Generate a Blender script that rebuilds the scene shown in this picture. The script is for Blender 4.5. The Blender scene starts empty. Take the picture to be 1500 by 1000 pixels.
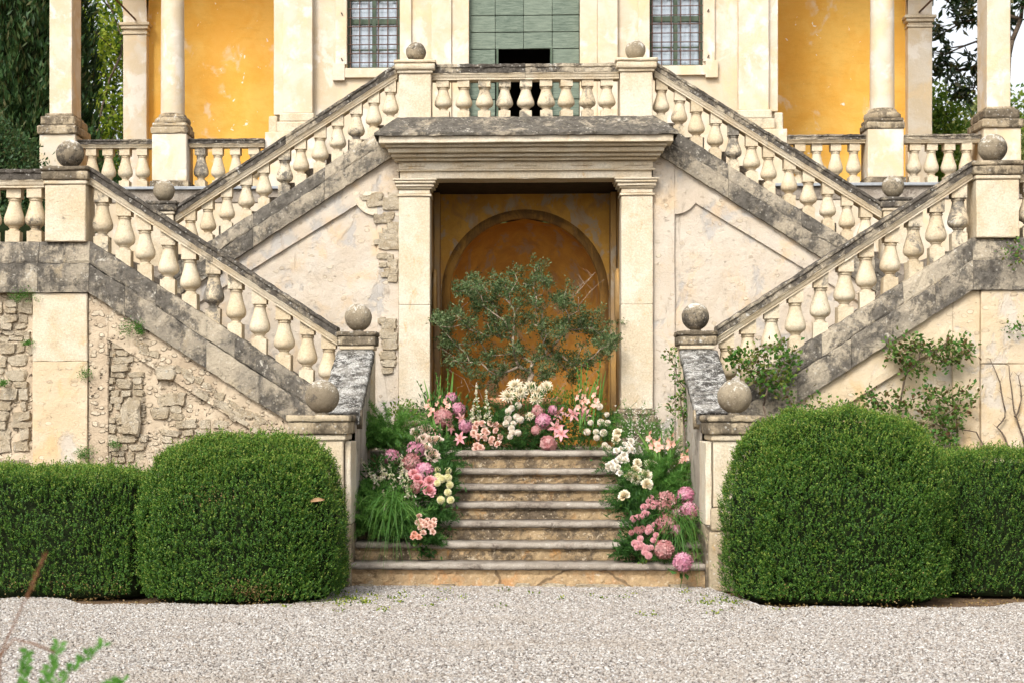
import bpy, bmesh, math, random
import numpy as np
from mathutils import Vector, Matrix, noise as mnoise

R = math.radians
scene = bpy.context.scene
COL = scene.collection
random.seed(7)
RNG = np.random.default_rng(11)

# ------------------------------------------------------------------ camera
cam_d = bpy.data.cameras.new('camera')
cam = bpy.data.objects.new('camera', cam_d)
COL.objects.link(cam)
cam.location = (-0.1, 0.0, 1.75)
cam.rotation_euler = (R(90), 0, R(2.4))
cam_d.sensor_width = 36.0
cam_d.lens = 60.62
cam_d.shift_x = 0.0653
cam_d.shift_y = 0.0667
cam_d.clip_start = 0.1
cam_d.clip_end = 2000
cam_d.dof.use_dof = True
cam_d.dof.focus_distance = 18.5
cam_d.dof.aperture_fstop = 4.0
scene.camera = cam

# ------------------------------------------------------------------ sky + sun
SUN_EL, SUN_AZ = 43.0, 203.0          # compass style azimuth, 180 = behind the camera
world = bpy.data.worlds.new('World')
scene.world = world
world.use_nodes = True
wt = world.node_tree
wt.nodes.clear()
wo = wt.nodes.new('ShaderNodeOutputWorld')
wb = wt.nodes.new('ShaderNodeBackground')
ws = wt.nodes.new('ShaderNodeTexSky')
ws.sky_type = 'NISHITA'
ws.sun_disc = False
ws.sun_elevation = R(SUN_EL)
ws.sun_rotation = R(SUN_AZ)
ws.air_density = 1.0
ws.dust_density = 4.0
ws.ozone_density = 1.0
wh = wt.nodes.new('ShaderNodeHueSaturation')
wh.inputs['Saturation'].default_value = 0.22
wt.links.new(ws.outputs[0], wh.inputs['Color'])
wt.links.new(wh.outputs[0], wb.inputs['Color'])
wb.inputs['Strength'].default_value = 0.15
wt.links.new(wb.outputs[0], wo.inputs['Surface'])

sun_d = bpy.data.lights.new('sun', 'SUN')
sun = bpy.data.objects.new('sun', sun_d)
COL.objects.link(sun)
sun_d.energy = 1.5
sun_d.angle = R(16)
sun_d.color = (1.0, 0.95, 0.87)
_az, _el = R(SUN_AZ), R(SUN_EL)
_to = Vector((math.sin(_az) * math.cos(_el), math.cos(_az) * math.cos(_el), math.sin(_el)))
sun.rotation_euler = _to.to_track_quat('Z', 'Y').to_euler()

scene.view_settings.view_transform = 'Standard'
scene.view_settings.look = 'None'
scene.view_settings.exposure = 0.87
scene.view_settings.gamma = 1.0
scene.view_settings.use_curve_mapping = False
try:
    scene.cycles.max_bounces = 8
    scene.cycles.transparent_max_bounces = 8
    scene.cycles.caustics_reflective = False
    scene.cycles.caustics_refractive = False
    scene.cycles.use_denoising = True
except Exception:
    pass

# ------------------------------------------------------------------ node helpers
class NT:
    def __init__(self, name):
        self.m = bpy.data.materials.new(name)
        self.m.use_nodes = True
        self.t = self.m.node_tree
        self.t.nodes.clear()
        self.out = self.n('ShaderNodeOutputMaterial')
        self._pos = None
    def n(self, kind, **kw):
        nd = self.t.nodes.new(kind)
        for k, v in kw.items():
            setattr(nd, k, v)
        return nd
    def put(self, sock, v):
        if v is None:
            return
        if isinstance(v, bpy.types.NodeSocket):
            self.t.links.new(v, sock)
        elif isinstance(v, (tuple, list)):
            if sock.type == 'RGBA' and len(v) == 3:
                v = (*v, 1)
            sock.default_value = v
        else:
            sock.default_value = v
    def geo(self):
        if self._pos is None:
            self._pos = self.n('ShaderNodeNewGeometry')
        return self._pos
    def pos(self, stretch=None, jitter=False):
        p = self.geo().outputs['Position']
        if jitter:
            oi = self.n('ShaderNodeObjectInfo')
            a = self.n('ShaderNodeVectorMath', operation='MULTIPLY_ADD')
            cb = self.n('ShaderNodeCombineXYZ')
            self.put(cb.inputs[0], oi.outputs['Random'])
            self.put(cb.inputs[1], oi.outputs['Random'])
            self.put(a.inputs[0], cb.outputs[0])
            a.inputs[1].default_value = (31, 17, 5)
            self.put(a.inputs[2], p)
            p = a.outputs[0]
        if stretch:
            mp = self.n('ShaderNodeVectorMath', operation='MULTIPLY')
            self.put(mp.inputs[0], p)
            mp.inputs[1].default_value = stretch
            p = mp.outputs[0]
        return p
    def noise(self, scale, detail=6, rough=0.6, dist=0.0, vec=None):
        nd = self.n('ShaderNodeTexNoise')
        self.put(nd.inputs['Vector'], vec if vec is not None else self.pos())
        nd.inputs['Scale'].default_value = scale
        nd.inputs['Detail'].default_value = detail
        nd.inputs['Roughness'].default_value = rough
        nd.inputs['Distortion'].default_value = dist
        return nd.outputs['Fac']
    def voro(self, scale, feature='F1', vec=None, out='Distance'):
        nd = self.n('ShaderNodeTexVoronoi', feature=feature)
        self.put(nd.inputs['Vector'], vec if vec is not None else self.pos())
        nd.inputs['Scale'].default_value = scale
        return nd.outputs[out]
    def ramp(self, fac, *stops):
        nd = self.n('ShaderNodeValToRGB')
        els = nd.color_ramp.elements
        while len(els) < len(stops):
            els.new(0.5)
        for e, (p, c) in zip(els, stops):
            e.position = p
            e.color = (c, c, c, 1) if not isinstance(c, (tuple, list)) else (*c, 1)
        self.put(nd.inputs['Fac'], fac)
        return nd.outputs['Color']
    def step(self, fac, a, b):
        nd = self.n('ShaderNodeMapRange', clamp=True, interpolation_type='SMOOTHSTEP')
        self.put(nd.inputs['Value'], fac)
        self.put(nd.inputs['From Min'], a)
        self.put(nd.inputs['From Max'], b)
        return nd.outputs['Result']
    def mix(self, fac, a, b, blend='MIX'):
        nd = self.n('ShaderNodeMix', data_type='RGBA', blend_type=blend)
        self.put(nd.inputs['Factor'], fac)
        self.put(nd.inputs[6], a)
        self.put(nd.inputs[7], b)
        return nd.outputs[2]
    def math(self, op, a, b=None, clamp=False):
        nd = self.n('ShaderNodeMath', operation=op, use_clamp=clamp)
        self.put(nd.inputs[0], a)
        if b is not None:
            self.put(nd.inputs[1], b)
        return nd.outputs[0]
    def sep(self, vec, i):
        nd = self.n('ShaderNodeSeparateXYZ')
        self.put(nd.inputs[0], vec)
        return nd.outputs[i]
    def rand(self):
        return self.n('ShaderNodeObjectInfo').outputs['Random']
    def island(self):
        return self.geo().outputs['Random Per Island']
    def bump(self, height, strength=0.5, dist=0.02, normal=None):
        nd = self.n('ShaderNodeBump')
        nd.inputs['Strength'].default_value = strength
        nd.inputs['Distance'].default_value = dist
        self.put(nd.inputs['Height'], height)
        if normal is not None:
            self.put(nd.inputs['Normal'], normal)
        return nd.outputs[0]
    def principled(self, color, rough=0.9, normal=None, spec=0.2, metallic=0.0):
        p = self.n('ShaderNodeBsdfPrincipled')
        self.put(p.inputs['Base Color'], color)
        self.put(p.inputs['Roughness'], rough)
        self.put(p.inputs['Specular IOR Level'], spec)
        self.put(p.inputs['Metallic'], metallic)
        if normal is not None:
            self.put(p.inputs['Normal'], normal)
        return p
    def done(self, shader):
        self.t.links.new(shader.outputs[0], self.out.inputs['Surface'])
        return self.m


def stone(name, ca, cb, dark=(0.075, 0.068, 0.058), dark_amt=0.3, ochre=(0.55, 0.36, 0.15), ochre_amt=0.2,
          lichen=(0.62, 0.60, 0.54), lichen_amt=0.15, top=0.25, var=0.0, streak=0.0, relief=1.0, scale=1.0, white_top=0.0, crack=0.0):
    """weathered limestone: two tones, ochre patches, dark crust, pale lichen spots, pitted relief"""
    t = NT(name)
    P = t.pos(jitter=var > 0)
    n1 = t.noise(2.3 * scale, 8, 0.62, 0.3, P)
    c = t.mix(t.step(n1, 0.38, 0.62), ca, cb)
    n2 = t.noise(4.1 * scale, 6, 0.7, 0.6, t.pos((1, 1, 0.7)))
    c = t.mix(t.math('MULTIPLY', t.step(n2, 0.72 - ochre_amt * 0.5, 0.86 - ochre_amt * 0.4), 0.75), c, ochre)
    fine = t.noise(48 * scale, 5, 0.75, 0, P)
    c = t.mix(0.5, c, t.ramp(fine, (0.3, 0.35), (0.66, 1.0)), 'MULTIPLY')
    # dark biological crust, more of it on ledges that stay wet
    d0 = t.noise(1.15 * scale, 4, 0.55, 0.5, P)
    d1 = t.noise(4.2 * scale, 10, 0.74, 0.5, P)
    d2 = t.noise(26 * scale, 8, 0.8, 0.2, P)
    m = t.math('ADD', t.math('MULTIPLY', d1, 0.62), t.math('MULTIPLY', d2, 0.26))
    m = t.math('ADD', m, t.math('MULTIPLY', d0, 0.45))
    m = t.math('SUBTRACT', m, 0.165)
    up = t.step(t.sep(t.geo().outputs['Normal'], 2), 0.35, 0.95)
    m = t.math('ADD', m, t.math('MULTIPLY', up, top * 0.6))
    if var > 0:
        m = t.math('ADD', m, t.math('MULTIPLY', t.math('SUBTRACT', t.rand(), 0.5), var))
    if streak > 0:
        st = t.noise(7, 6, 0.7, 0, t.pos((1.6, 1.6, 0.16)))
        m = t.math('ADD', m, t.math('MULTIPLY', t.math('SUBTRACT', st, 0.5), streak))
    th = 0.70 - 0.42 * dark_amt
    dm = t.step(m, th - 0.045, th + 0.06)
    dcol = t.mix(t.step(t.noise(14 * scale, 6, 0.7, 0, P), 0.35, 0.65), dark, tuple(min(1, x * 2.3 + 0.01) for x in dark))
    c = t.mix(t.math('MULTIPLY', dm, 0.93), c, dcol)
    # pale lichen
    v = t.voro(16 * scale, vec=P)
    vn = t.noise(5.5 * scale, 6, 0.75, 0.5, P)
    lm = t.math('MULTIPLY', t.step(vn, 0.66 - lichen_amt * 0.45, 0.74 - lichen_amt * 0.4),
                t.step(t.noise(30 * scale, 4, 0.7, 0, P), 0.40, 0.56))
    lm2 = t.math('MULTIPLY', t.step(v, 0.22, 0.14), min(1, lichen_amt * 2.5))
    c = t.mix(t.math('MAXIMUM', lm, lm2), c, lichen)
    if crack:
        wob = t.n('ShaderNodeVectorMath', operation='MULTIPLY_ADD')
        nz = t.n('ShaderNodeTexNoise'); t.put(nz.inputs['Vector'], t.pos()); nz.inputs['Scale'].default_value = 5; nz.inputs['Detail'].default_value = 5
        t.put(wob.inputs[0], nz.outputs['Color']); wob.inputs[1].default_value = (.22, .22, .22); t.put(wob.inputs[2], t.pos((1, .2, 1.3)))
        ck = t.step(t.voro(crack, 'DISTANCE_TO_EDGE', wob.outputs[0]), 0.020, 0.006)
        c = t.mix(t.math('MULTIPLY', ck, 0.7), c, (0.10, 0.068, 0.042))
    if white_top:
        # pale speckle in the lichen colour, denser towards the upward-facing side
        wn = t.math('ADD', t.math('MULTIPLY', t.noise(13, 10, 0.82, 0.4, P), 1.5), t.math('MULTIPLY', t.step(t.sep(t.geo().outputs['Normal'], 2), -0.5, 1.0), 0.30))
        c = t.mix(t.math('MULTIPLY', t.step(wn, 1.0, 1.12), white_top), c, lichen)
    h = t.math('ADD', t.math('MULTIPLY', t.noise(11 * scale, 8, 0.7, 0, P), 0.8), t.math('MULTIPLY', fine, 0.35))
    h = t.math('ADD', h, t.math('MULTIPLY', dm, -0.12))
    pit = t.step(t.noise(26 * scale, 3, 0.6, 0, P), 0.36, 0.28)
    h = t.math('SUBTRACT', h, t.math('MULTIPLY', pit, 0.35))
    nrm = t.bump(h, 0.55 * relief, 0.03)
    return t.done(t.principled(c, 0.92, nrm, 0.15))


def plaster(name, ca, cb, patch=(0.6, 0.55, 0.47), patch_amt=0.2, stain=(0.2, 0.17, 0.13), stain_amt=0.1,
            scratch=0.0, relief=1.0, scale=1.0, brush=0.0, extra=None, grit=0.0):
    t = NT(name)
    P = t.pos()
    n1 = t.noise(1.3 * scale, 8, 0.6, 0.5)
    c = t.mix(t.step(n1, 0.36, 0.64), ca, cb)
    if brush:
        b = t.noise(3.0, 9, 0.75, 0.6, t.pos((1.0, 1.0, 3.2)))
        c = t.mix(t.math('MULTIPLY', t.step(b, 0.45, 0.75), brush), c, tuple(x * 0.62 for x in ca))
        b2 = t.noise(2.2, 9, 0.75, 0.4, t.pos((1.3, 1.0, 3.0)))
        c = t.mix(t.math('MULTIPLY', t.step(b2, 0.56, 0.74), brush * 0.8), c, tuple(min(1, x * 1.25 + 0.06) for x in cb))
    fine = t.noise(60, 4, 0.7)
    c = t.mix(0.22, c, t.ramp(fine, (0.3, 0.6), (0.7, 1.0)), 'MULTIPLY')
    n2 = t.noise(1.7 * scale, 10, 0.62, 0.35, t.pos((1, 1, 0.8)))
    pm = t.step(n2, 0.72 - patch_amt * 0.55, 0.80 - patch_amt * 0.5)
    c = t.mix(t.math('MULTIPLY', pm, 0.8), c, patch)
    if extra:
        n4 = t.noise(1.3 * scale, 8, 0.6, 0.5, t.pos((1.2, 1, 1)))
        c = t.mix(t.math('MULTIPLY', t.step(n4, 0.50, 0.66), 0.75), c, extra)
    n3 = t.noise(1.9 * scale, 10, 0.75, 0.6, t.pos((1.5, 1.5, 0.5)))
    sm = t.step(n3, 0.76 - stain_amt * 0.6, 0.9 - stain_amt * 0.55)
    c = t.mix(t.math('MULTIPLY', sm, 0.7), c, stain)
    h = t.math('ADD', t.math('MULTIPLY', t.noise(7, 8, 0.65), 0.9), t.math('MULTIPLY', fine, 0.2))
    h = t.math('SUBTRACT', h, t.math('MULTIPLY', pm, 0.25))
    if grit:
        # small stones and holes in crumbling mortar
        wob = t.n('ShaderNodeVectorMath', operation='MULTIPLY_ADD')
        nz = t.n('ShaderNodeTexNoise'); t.put(nz.inputs['Vector'], t.pos()); nz.inputs['Scale'].default_value = 9; nz.inputs['Detail'].default_value = 4
        t.put(wob.inputs[0], nz.outputs['Color']); wob.inputs[1].default_value = (.09, .09, .09); t.put(wob.inputs[2], t.pos((1, 1, 1.5)))
        v1 = t.voro(13, 'F1', wob.outputs[0]); vc = t.voro(13, 'F1', wob.outputs[0], 'Color')
        pick = t.step(t.sep(vc, 0), 1.0 - 0.5 * grit, 1.1 - 0.5 * grit)
        st = t.math('MULTIPLY', t.step(v1, 0.52, 0.36), pick)
        c = t.mix(t.math('MULTIPLY', st, 0.7), c, t.mix(t.sep(vc, 1), (0.42, 0.335, 0.23), (0.62, 0.54, 0.41)))
        ring = t.math('MULTIPLY', t.math('MULTIPLY', t.step(v1, 0.36, 0.50), t.step(v1, 0.66, 0.52)), pick)
        c = t.mix(t.math('MULTIPLY', ring, 0.45), c, (0.20, 0.15, 0.10))
        hole = t.step(t.noise(16, 5, 0.7, 0.3), 0.37, 0.31)
        c = t.mix(t.math('MULTIPLY', hole, 0.75 * grit), c, (0.13, 0.095, 0.06))
        h = t.math('ADD', h, t.math('MULTIPLY', st, 0.5 * grit))
        h = t.math('SUBTRACT', h, t.math('MULTIPLY', hole, 0.9 * grit))
    if scratch:
        ch = t.math('MULTIPLY', t.step(t.noise(9, 3, 0.5, 0.8, t.pos((1, 1, 0.8))), 0.70, 0.715), scratch)
        c = t.mix(ch, c, (0.82, 0.78, 0.7))
        h = t.math('SUBTRACT', h, t.math('MULTIPLY', ch, 0.3))
    nrm = t.bump(h, 0.5 * relief, 0.025)
    return t.done(t.principled(c, 0.93, nrm, 0.1))


def leafmat(name, *cols, trans=0.35, rough=0.55, spec=0.3, obj=0.0):
    """leaf or petal: colour per island, some light through"""
    t = NT(name)
    r = t.island()
    if obj:
        r = t.math('FRACT', t.math('ADD', t.math('MULTIPLY', r, 1 - obj), t.math('MULTIPLY', t.rand(), obj)))
    k = len(cols)
    c = t.ramp(r, *[(i / max(1, k - 1), col) for i, col in enumerate(cols)])
    c = t.mix(0.25, c, t.ramp(t.noise(30, 3, 0.6), (0.3, 0.6), (0.7, 1.0)), 'MULTIPLY')
    p = t.principled(c, rough, None, spec)
    tr = t.n('ShaderNodeBsdfTranslucent')
    t.put(tr.inputs['Color'], t.mix(0.5, c, t.mix(1.0, c, (1.0, 1.0, 0.45), 'MULTIPLY')))
    mx = t.n('ShaderNodeMixShader')
    mx.inputs[0].default_value = trans
    t.t.links.new(p.outputs[0], mx.inputs[1])
    t.t.links.new(tr.outputs[0], mx.inputs[2])
    return t.done(mx)


def simple(name, ca, cb, scale=8, rough=0.8, spec=0.2, relief=0.3, stretch=None, metallic=0.0):
    t = NT(name)
    n1 = t.noise(scale, 8, 0.65, 0.2, t.pos(stretch))
    c = t.mix(t.step(n1, 0.3, 0.7), ca, cb)
    return t.done(t.principled(c, rough, t.bump(n1, relief, 0.02), spec, metallic))


M = {}
M['cream'] = stone('cream limestone', (0.67, 0.585, 0.445), (0.59, 0.48, 0.325), dark_amt=0.14, ochre_amt=0.22, lichen_amt=0.05, top=0.10, var=0.05, streak=0.22)
M['baluster'] = stone('baluster limestone', (0.67, 0.58, 0.43), (0.58, 0.47, 0.315), dark=(0.075, 0.068, 0.058), dark_amt=0.20, ochre_amt=0.22, lichen_amt=0.04, top=0.12, var=0.25, streak=0.12)
M['pale'] = stone('pale limestone', (0.70, 0.625, 0.495), (0.63, 0.525, 0.375), dark_amt=0.06, ochre_amt=0.32, lichen_amt=0.03, top=0.1, streak=0.2)
M['grey'] = stone('grey crusted limestone', (0.50, 0.425, 0.31), (0.33, 0.28, 0.21), dark=(0.038, 0.033, 0.028), dark_amt=0.59, ochre_amt=0.15, lichen_amt=0.15, top=0.1, var=0.10, relief=1.9)
M['string'] = stone('string course limestone', (0.48, 0.41, 0.305), (0.31, 0.27, 0.21), dark=(0.056, 0.050, 0.042), dark_amt=0.50, ochre=(0.50, 0.40, 0.26), ochre_amt=0.34, lichen=(0.55, 0.51, 0.43), lichen_amt=0.15, top=0.05, var=0.07, relief=2.2, streak=0.18)
M['cap'] = stone('pier cap limestone', (0.50, 0.41, 0.28), (0.36, 0.285, 0.185), dark=(0.065, 0.052, 0.036), dark_amt=0.50, streak=0.25, ochre=(0.50, 0.33, 0.14), ochre_amt=0.3, lichen_amt=0.14, top=0.12, var=0.1, relief=1.3)
M['ball'] = stone('ball limestone', (0.36, 0.30, 0.21), (0.24, 0.195, 0.135), dark=(0.045, 0.038, 0.03), dark_amt=0.36, lichen=(0.60, 0.57, 0.50), lichen_amt=0.12, top=-0.12, var=0.16, relief=1.5, scale=1.5, white_top=0.9)
M['ramp'] = stone('lichen covered ramp coping', (0.40, 0.375, 0.33), (0.24, 0.22, 0.19), dark=(0.035, 0.032, 0.028), dark_amt=0.52, ochre_amt=0.0, lichen=(0.66, 0.645, 0.60), lichen_amt=0.44, top=0.0, relief=2.4, scale=1.7)
M['step'] = stone('step riser stone', (0.52, 0.38, 0.22), (0.38, 0.27, 0.15), dark=(0.070, 0.053, 0.036), dark_amt=0.48, ochre=(0.58, 0.29, 0.09), ochre_amt=0.36, lichen=(0.64, 0.53, 0.38), lichen_amt=0.22, top=0.0, relief=1.8, scale=1.5)
M['tread'] = stone('step tread stone', (0.41, 0.36, 0.30), (0.30, 0.255, 0.205), dark=(0.11, 0.09, 0.072), dark_amt=0.38, ochre=(0.52, 0.35, 0.22), ochre_amt=0.2, lichen=(0.58, 0.53, 0.46), lichen_amt=0.1, top=0.0, relief=1.4, scale=1.5)
M['step_low'] = stone('lowest riser plaster', (0.54, 0.385, 0.215), (0.43, 0.30, 0.17), dark=(0.12, 0.08, 0.045), dark_amt=0.30, ochre=(0.60, 0.30, 0.12), ochre_amt=0.45, lichen=(0.62, 0.54, 0.42), lichen_amt=0.14, top=0.0, relief=1.8, crack=0.9)
M['rubble'] = stone('rubble stone', (0.64, 0.55, 0.41), (0.50, 0.405, 0.275), dark=(0.22, 0.18, 0.13), dark_amt=0.18, ochre=(0.54, 0.37, 0.19), ochre_amt=0.28, lichen_amt=0.14, top=0.0, var=0.2, relief=2.6, scale=1.9)
M['villa'] = plaster('villa plaster', (0.57, 0.495, 0.385), (0.53, 0.425, 0.29), (0.62, 0.57, 0.495), 0.36, (0.50, 0.34, 0.15), 0.26, relief=0.9, scale=1.3, extra=(0.60, 0.46, 0.28))
M['villa_trim'] = plaster('villa trim plaster', (0.60, 0.535, 0.435), (0.56, 0.46, 0.32), (0.65, 0.605, 0.535), 0.38, (0.52, 0.36, 0.17), 0.24, relief=0.9, scale=1.9, extra=(0.61, 0.47, 0.29))
M['ochre'] = plaster('ochre limewash', (0.76, 0.41, 0.075), (0.80, 0.49, 0.12), (0.72, 0.56, 0.36), 0.26, (0.60, 0.33, 0.07), 0.20, scratch=0.9, relief=0.9, brush=0.26, scale=1.4, extra=(0.74, 0.40, 0.08))
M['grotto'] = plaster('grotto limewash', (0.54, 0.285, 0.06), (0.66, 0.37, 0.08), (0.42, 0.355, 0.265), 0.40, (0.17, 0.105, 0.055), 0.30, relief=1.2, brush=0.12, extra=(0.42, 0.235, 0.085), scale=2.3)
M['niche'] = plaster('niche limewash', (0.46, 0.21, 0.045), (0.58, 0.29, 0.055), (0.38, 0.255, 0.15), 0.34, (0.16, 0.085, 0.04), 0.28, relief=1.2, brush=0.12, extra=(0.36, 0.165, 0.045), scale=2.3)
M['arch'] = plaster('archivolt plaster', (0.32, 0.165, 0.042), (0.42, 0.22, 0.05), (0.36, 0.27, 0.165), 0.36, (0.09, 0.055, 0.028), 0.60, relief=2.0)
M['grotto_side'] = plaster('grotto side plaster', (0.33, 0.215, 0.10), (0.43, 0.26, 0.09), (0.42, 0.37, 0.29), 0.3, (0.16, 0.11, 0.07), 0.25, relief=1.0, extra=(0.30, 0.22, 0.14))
M['ceiling'] = simple('shade-painted ceiling', (0.02, 0.016, 0.012), (0.045, 0.035, 0.026))  # near-black colour paints in the shade under the niche ceiling
M['wall_l'] = plaster('crumbling render', (0.55, 0.45, 0.325), (0.45, 0.355, 0.25), (0.60, 0.52, 0.40), 0.28, (0.24, 0.18, 0.12), 0.24, relief=2.6, scale=1.8, grit=1.0)
M['wall_r'] = plaster('ochre washed render', (0.59, 0.485, 0.345), (0.55, 0.435, 0.285), (0.50, 0.45, 0.385), 0.34, (0.23, 0.18, 0.13), 0.32, relief=2.0, scale=1.5, extra=(0.55, 0.39, 0.21), grit=0.2)
M['wall_up'] = plaster('grey pink render', (0.56, 0.495, 0.41), (0.52, 0.44, 0.345), (0.39, 0.37, 0.345), 0.36, (0.23, 0.19, 0.145), 0.34, relief=2.2, scale=1.5, extra=(0.56, 0.42, 0.27), grit=0.2)
M['wall_in'] = plaster('damp stained render', (0.46, 0.41, 0.345), (0.36, 0.31, 0.25), (0.54, 0.475, 0.38), 0.34, (0.13, 0.11, 0.085), 0.46, relief=2.6, scale=1.8, grit=0.2)
M['soil'] = simple('garden soil', (0.10, 0.062, 0.035), (0.20, 0.135, 0.085), 14, 0.95, 0.05, 0.8)
M['gravel_bed'] = simple('gravel bed', (0.13, 0.11, 0.095), (0.26, 0.23, 0.20), 60, 0.95, 0.05, 0.8)
M['turf'] = simple('terrace turf', (0.035, 0.06, 0.018), (0.07, 0.10, 0.03), 5, 0.95, 0.05, 0.6)
M['bark'] = simple('brown bark', (0.07, 0.05, 0.035), (0.17, 0.13, 0.095), 30, 0.9, 0.1, 0.6)
M['bark_olive'] = simple('grey olive bark', (0.22, 0.165, 0.115), (0.40, 0.32, 0.24), 30, 0.9, 0.1, 0.6)
M['iron'] = simple('rusty iron', (0.07, 0.04, 0.032), (0.13, 0.07, 0.05), 30, 0.7, 0.3, 0.3)
M['green_paint'] = simple('weathered green paint', (0.055, 0.08, 0.055), (0.095, 0.125, 0.085), 9, 0.7, 0.25, 0.3)
M['lead'] = simple('grey lead flashing', (0.22, 0.24, 0.26), (0.33, 0.35, 0.37), 9, 0.6, 0.3, 0.2)
M['terracotta'] = simple('terracotta', (0.36, 0.17, 0.09), (0.46, 0.25, 0.14), 9, 0.85, 0.15, 0.3)
M['void'] = simple('dark hall', (0.03, 0.025, 0.02), (0.05, 0.04, 0.03), 3, 0.95, 0.05, 0.1)  # near-black tone stands in for the unlit rooms indoors


def door_mat():
    t = NT('green door boards')
    g = t.noise(6, 10, 0.75, 0.5, t.pos((1.0, 1.0, 9.0)))
    c = t.mix(t.step(g, 0.3, 0.7), (0.055, 0.082, 0.062), (0.185, 0.225, 0.175))
    sp = t.noise(14, 8, 0.8, 0.3, t.pos((1.0, 1.0, 3.0)))
    c = t.mix(t.math('MULTIPLY', t.step(sp, 0.62, 0.72), 0.75), c, (0.028, 0.034, 0.026))
    c = t.mix(t.math('MULTIPLY', t.math('SUBTRACT', t.rand(), 0.2), 0.28), c, (0.27, 0.31, 0.24))
    return t.done(t.principled(c, 0.75, t.bump(g, 0.4, 0.01), 0.25))


def glass_mat():
    t = NT('window glass')
    g = t.n('ShaderNodeBsdfGlossy')
    g.inputs['Roughness'].default_value = 0.03
    tr = t.n('ShaderNodeBsdfTransparent')
    tr.inputs['Color'].default_value = (0.9, 0.93, 0.95, 1)
    mx = t.n('ShaderNodeMixShader')
    lw = t.n('ShaderNodeLayerWeight')
    lw.inputs['Blend'].default_value = 0.25
    t.put(mx.inputs[0], t.math('ADD', t.math('MULTIPLY', lw.outputs['Fresnel'], 0.6), 0.06))
    t.t.links.new(tr.outputs[0], mx.inputs[1])
    t.t.links.new(g.outputs[0], mx.inputs[2])
    return t.done(mx)


M['door'] = door_mat()
M['glass'] = glass_mat()
M['curtain'] = simple('white curtain cloth', (0.74, 0.76, 0.80), (0.88, 0.88, 0.90), 3, 0.9, 0.1, 0.1, (8, 8, 0.4))
M['box'] = leafmat('box leaves', (0.018, 0.062, 0.009), (0.032, 0.10, 0.012), (0.052, 0.145, 0.016), (0.085, 0.195, 0.020), (0.19, 0.29, 0.040), trans=0.3, spec=0.35)
M['box_tip'] = leafmat('young lit box tips', (0.055, 0.155, 0.016), (0.10, 0.21, 0.022), (0.18, 0.28, 0.04), (0.34, 0.36, 0.08), trans=0.33)  # young leaf colour that also brightens hedge tops like skylight
M['box_core'] = simple('dark foliage filler', (0.008, 0.014, 0.005), (0.018, 0.024, 0.01), 20, 0.95, 0.05, 0.6)  # near-black filler seen between the leaves
M['box_dead'] = leafmat('dry box leaves', (0.20, 0.11, 0.04), (0.30, 0.20, 0.08), (0.12, 0.10, 0.03), trans=0.2)
M['olive'] = leafmat('olive leaves', (0.035, 0.07, 0.022), (0.068, 0.12, 0.036), (0.115, 0.175, 0.06), (0.24, 0.29, 0.14), trans=0.3, spec=0.35)
M['fern'] = leafmat('fern needles', (0.05, 0.16, 0.026), (0.09, 0.23, 0.038), (0.15, 0.31, 0.06), trans=0.45)
M['fern_light'] = leafmat('light fern needles', (0.08, 0.22, 0.04), (0.13, 0.30, 0.055), (0.2, 0.38, 0.08), trans=0.45)
M['fern_dark'] = leafmat('dark greenery', (0.024, 0.080, 0.016), (0.042, 0.12, 0.022), (0.07, 0.165, 0.032), trans=0.35)
M['blade'] = leafmat('grass blades', (0.045, 0.14, 0.022), (0.085, 0.21, 0.035), (0.15, 0.29, 0.055), trans=0.4)
M['rose_leaf'] = leafmat('rose leaves', (0.04, 0.13, 0.022), (0.07, 0.18, 0.03), (0.11, 0.23, 0.04), (0.20, 0.27, 0.045), (0.11, 0.06, 0.03), trans=0.4)
M['rose_leaf_red'] = leafmat('reddish rose leaves', (0.05, 0.15, 0.028), (0.08, 0.20, 0.036), (0.14, 0.24, 0.045), (0.11, 0.21, 0.04), (0.14, 0.07, 0.036), (0.10, 0.2, 0.035), trans=0.4)
M['stem'] = leafmat('green stems', (0.08, 0.19, 0.035), (0.12, 0.25, 0.05), trans=0.15)
M['cypress'] = leafmat('cypress sprays', (0.018, 0.05, 0.016), (0.032, 0.078, 0.022), (0.055, 0.115, 0.032), (0.09, 0.085, 0.03), trans=0.25)
M['tree_leaf'] = leafmat('broadleaf leaves', (0.04, 0.10, 0.016), (0.14, 0.22, 0.024), (0.32, 0.40, 0.04), (0.50, 0.54, 0.08), trans=0.6)  # palest leaf tones stand in for sun shining through the crown
M['tree_bright'] = leafmat('sunlit leaves', (0.08, 0.16, 0.024), (0.15, 0.24, 0.03), (0.28, 0.33, 0.05), trans=0.5)  # brighter leaf palette with sunlight put into the colour
M['magnolia'] = leafmat('magnolia leaves', (0.012, 0.032, 0.012), (0.022, 0.05, 0.016), (0.045, 0.07, 0.02), (0.12, 0.10, 0.03), trans=0.15, rough=0.35, spec=0.5)
M['hill_leaf'] = leafmat('hillside leaves', (0.10, 0.14, 0.05), (0.18, 0.22, 0.065), (0.30, 0.29, 0.09), trans=0.4)
M['hydrangea'] = leafmat('hydrangea florets', (0.52, 0.16, 0.26), (0.62, 0.28, 0.37), (0.70, 0.40, 0.47), (0.48, 0.17, 0.31), trans=0.25, obj=0.15)
M['hydrangea_dusty'] = leafmat('dusty hydrangea florets', (0.46, 0.17, 0.17), (0.54, 0.26, 0.25), (0.60, 0.36, 0.34), (0.40, 0.12, 0.14), trans=0.25, obj=0.15)
M['rose_pale'] = leafmat('pale rose petals', (0.74, 0.58, 0.47), (0.78, 0.65, 0.56), (0.72, 0.50, 0.42), trans=0.25)
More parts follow.
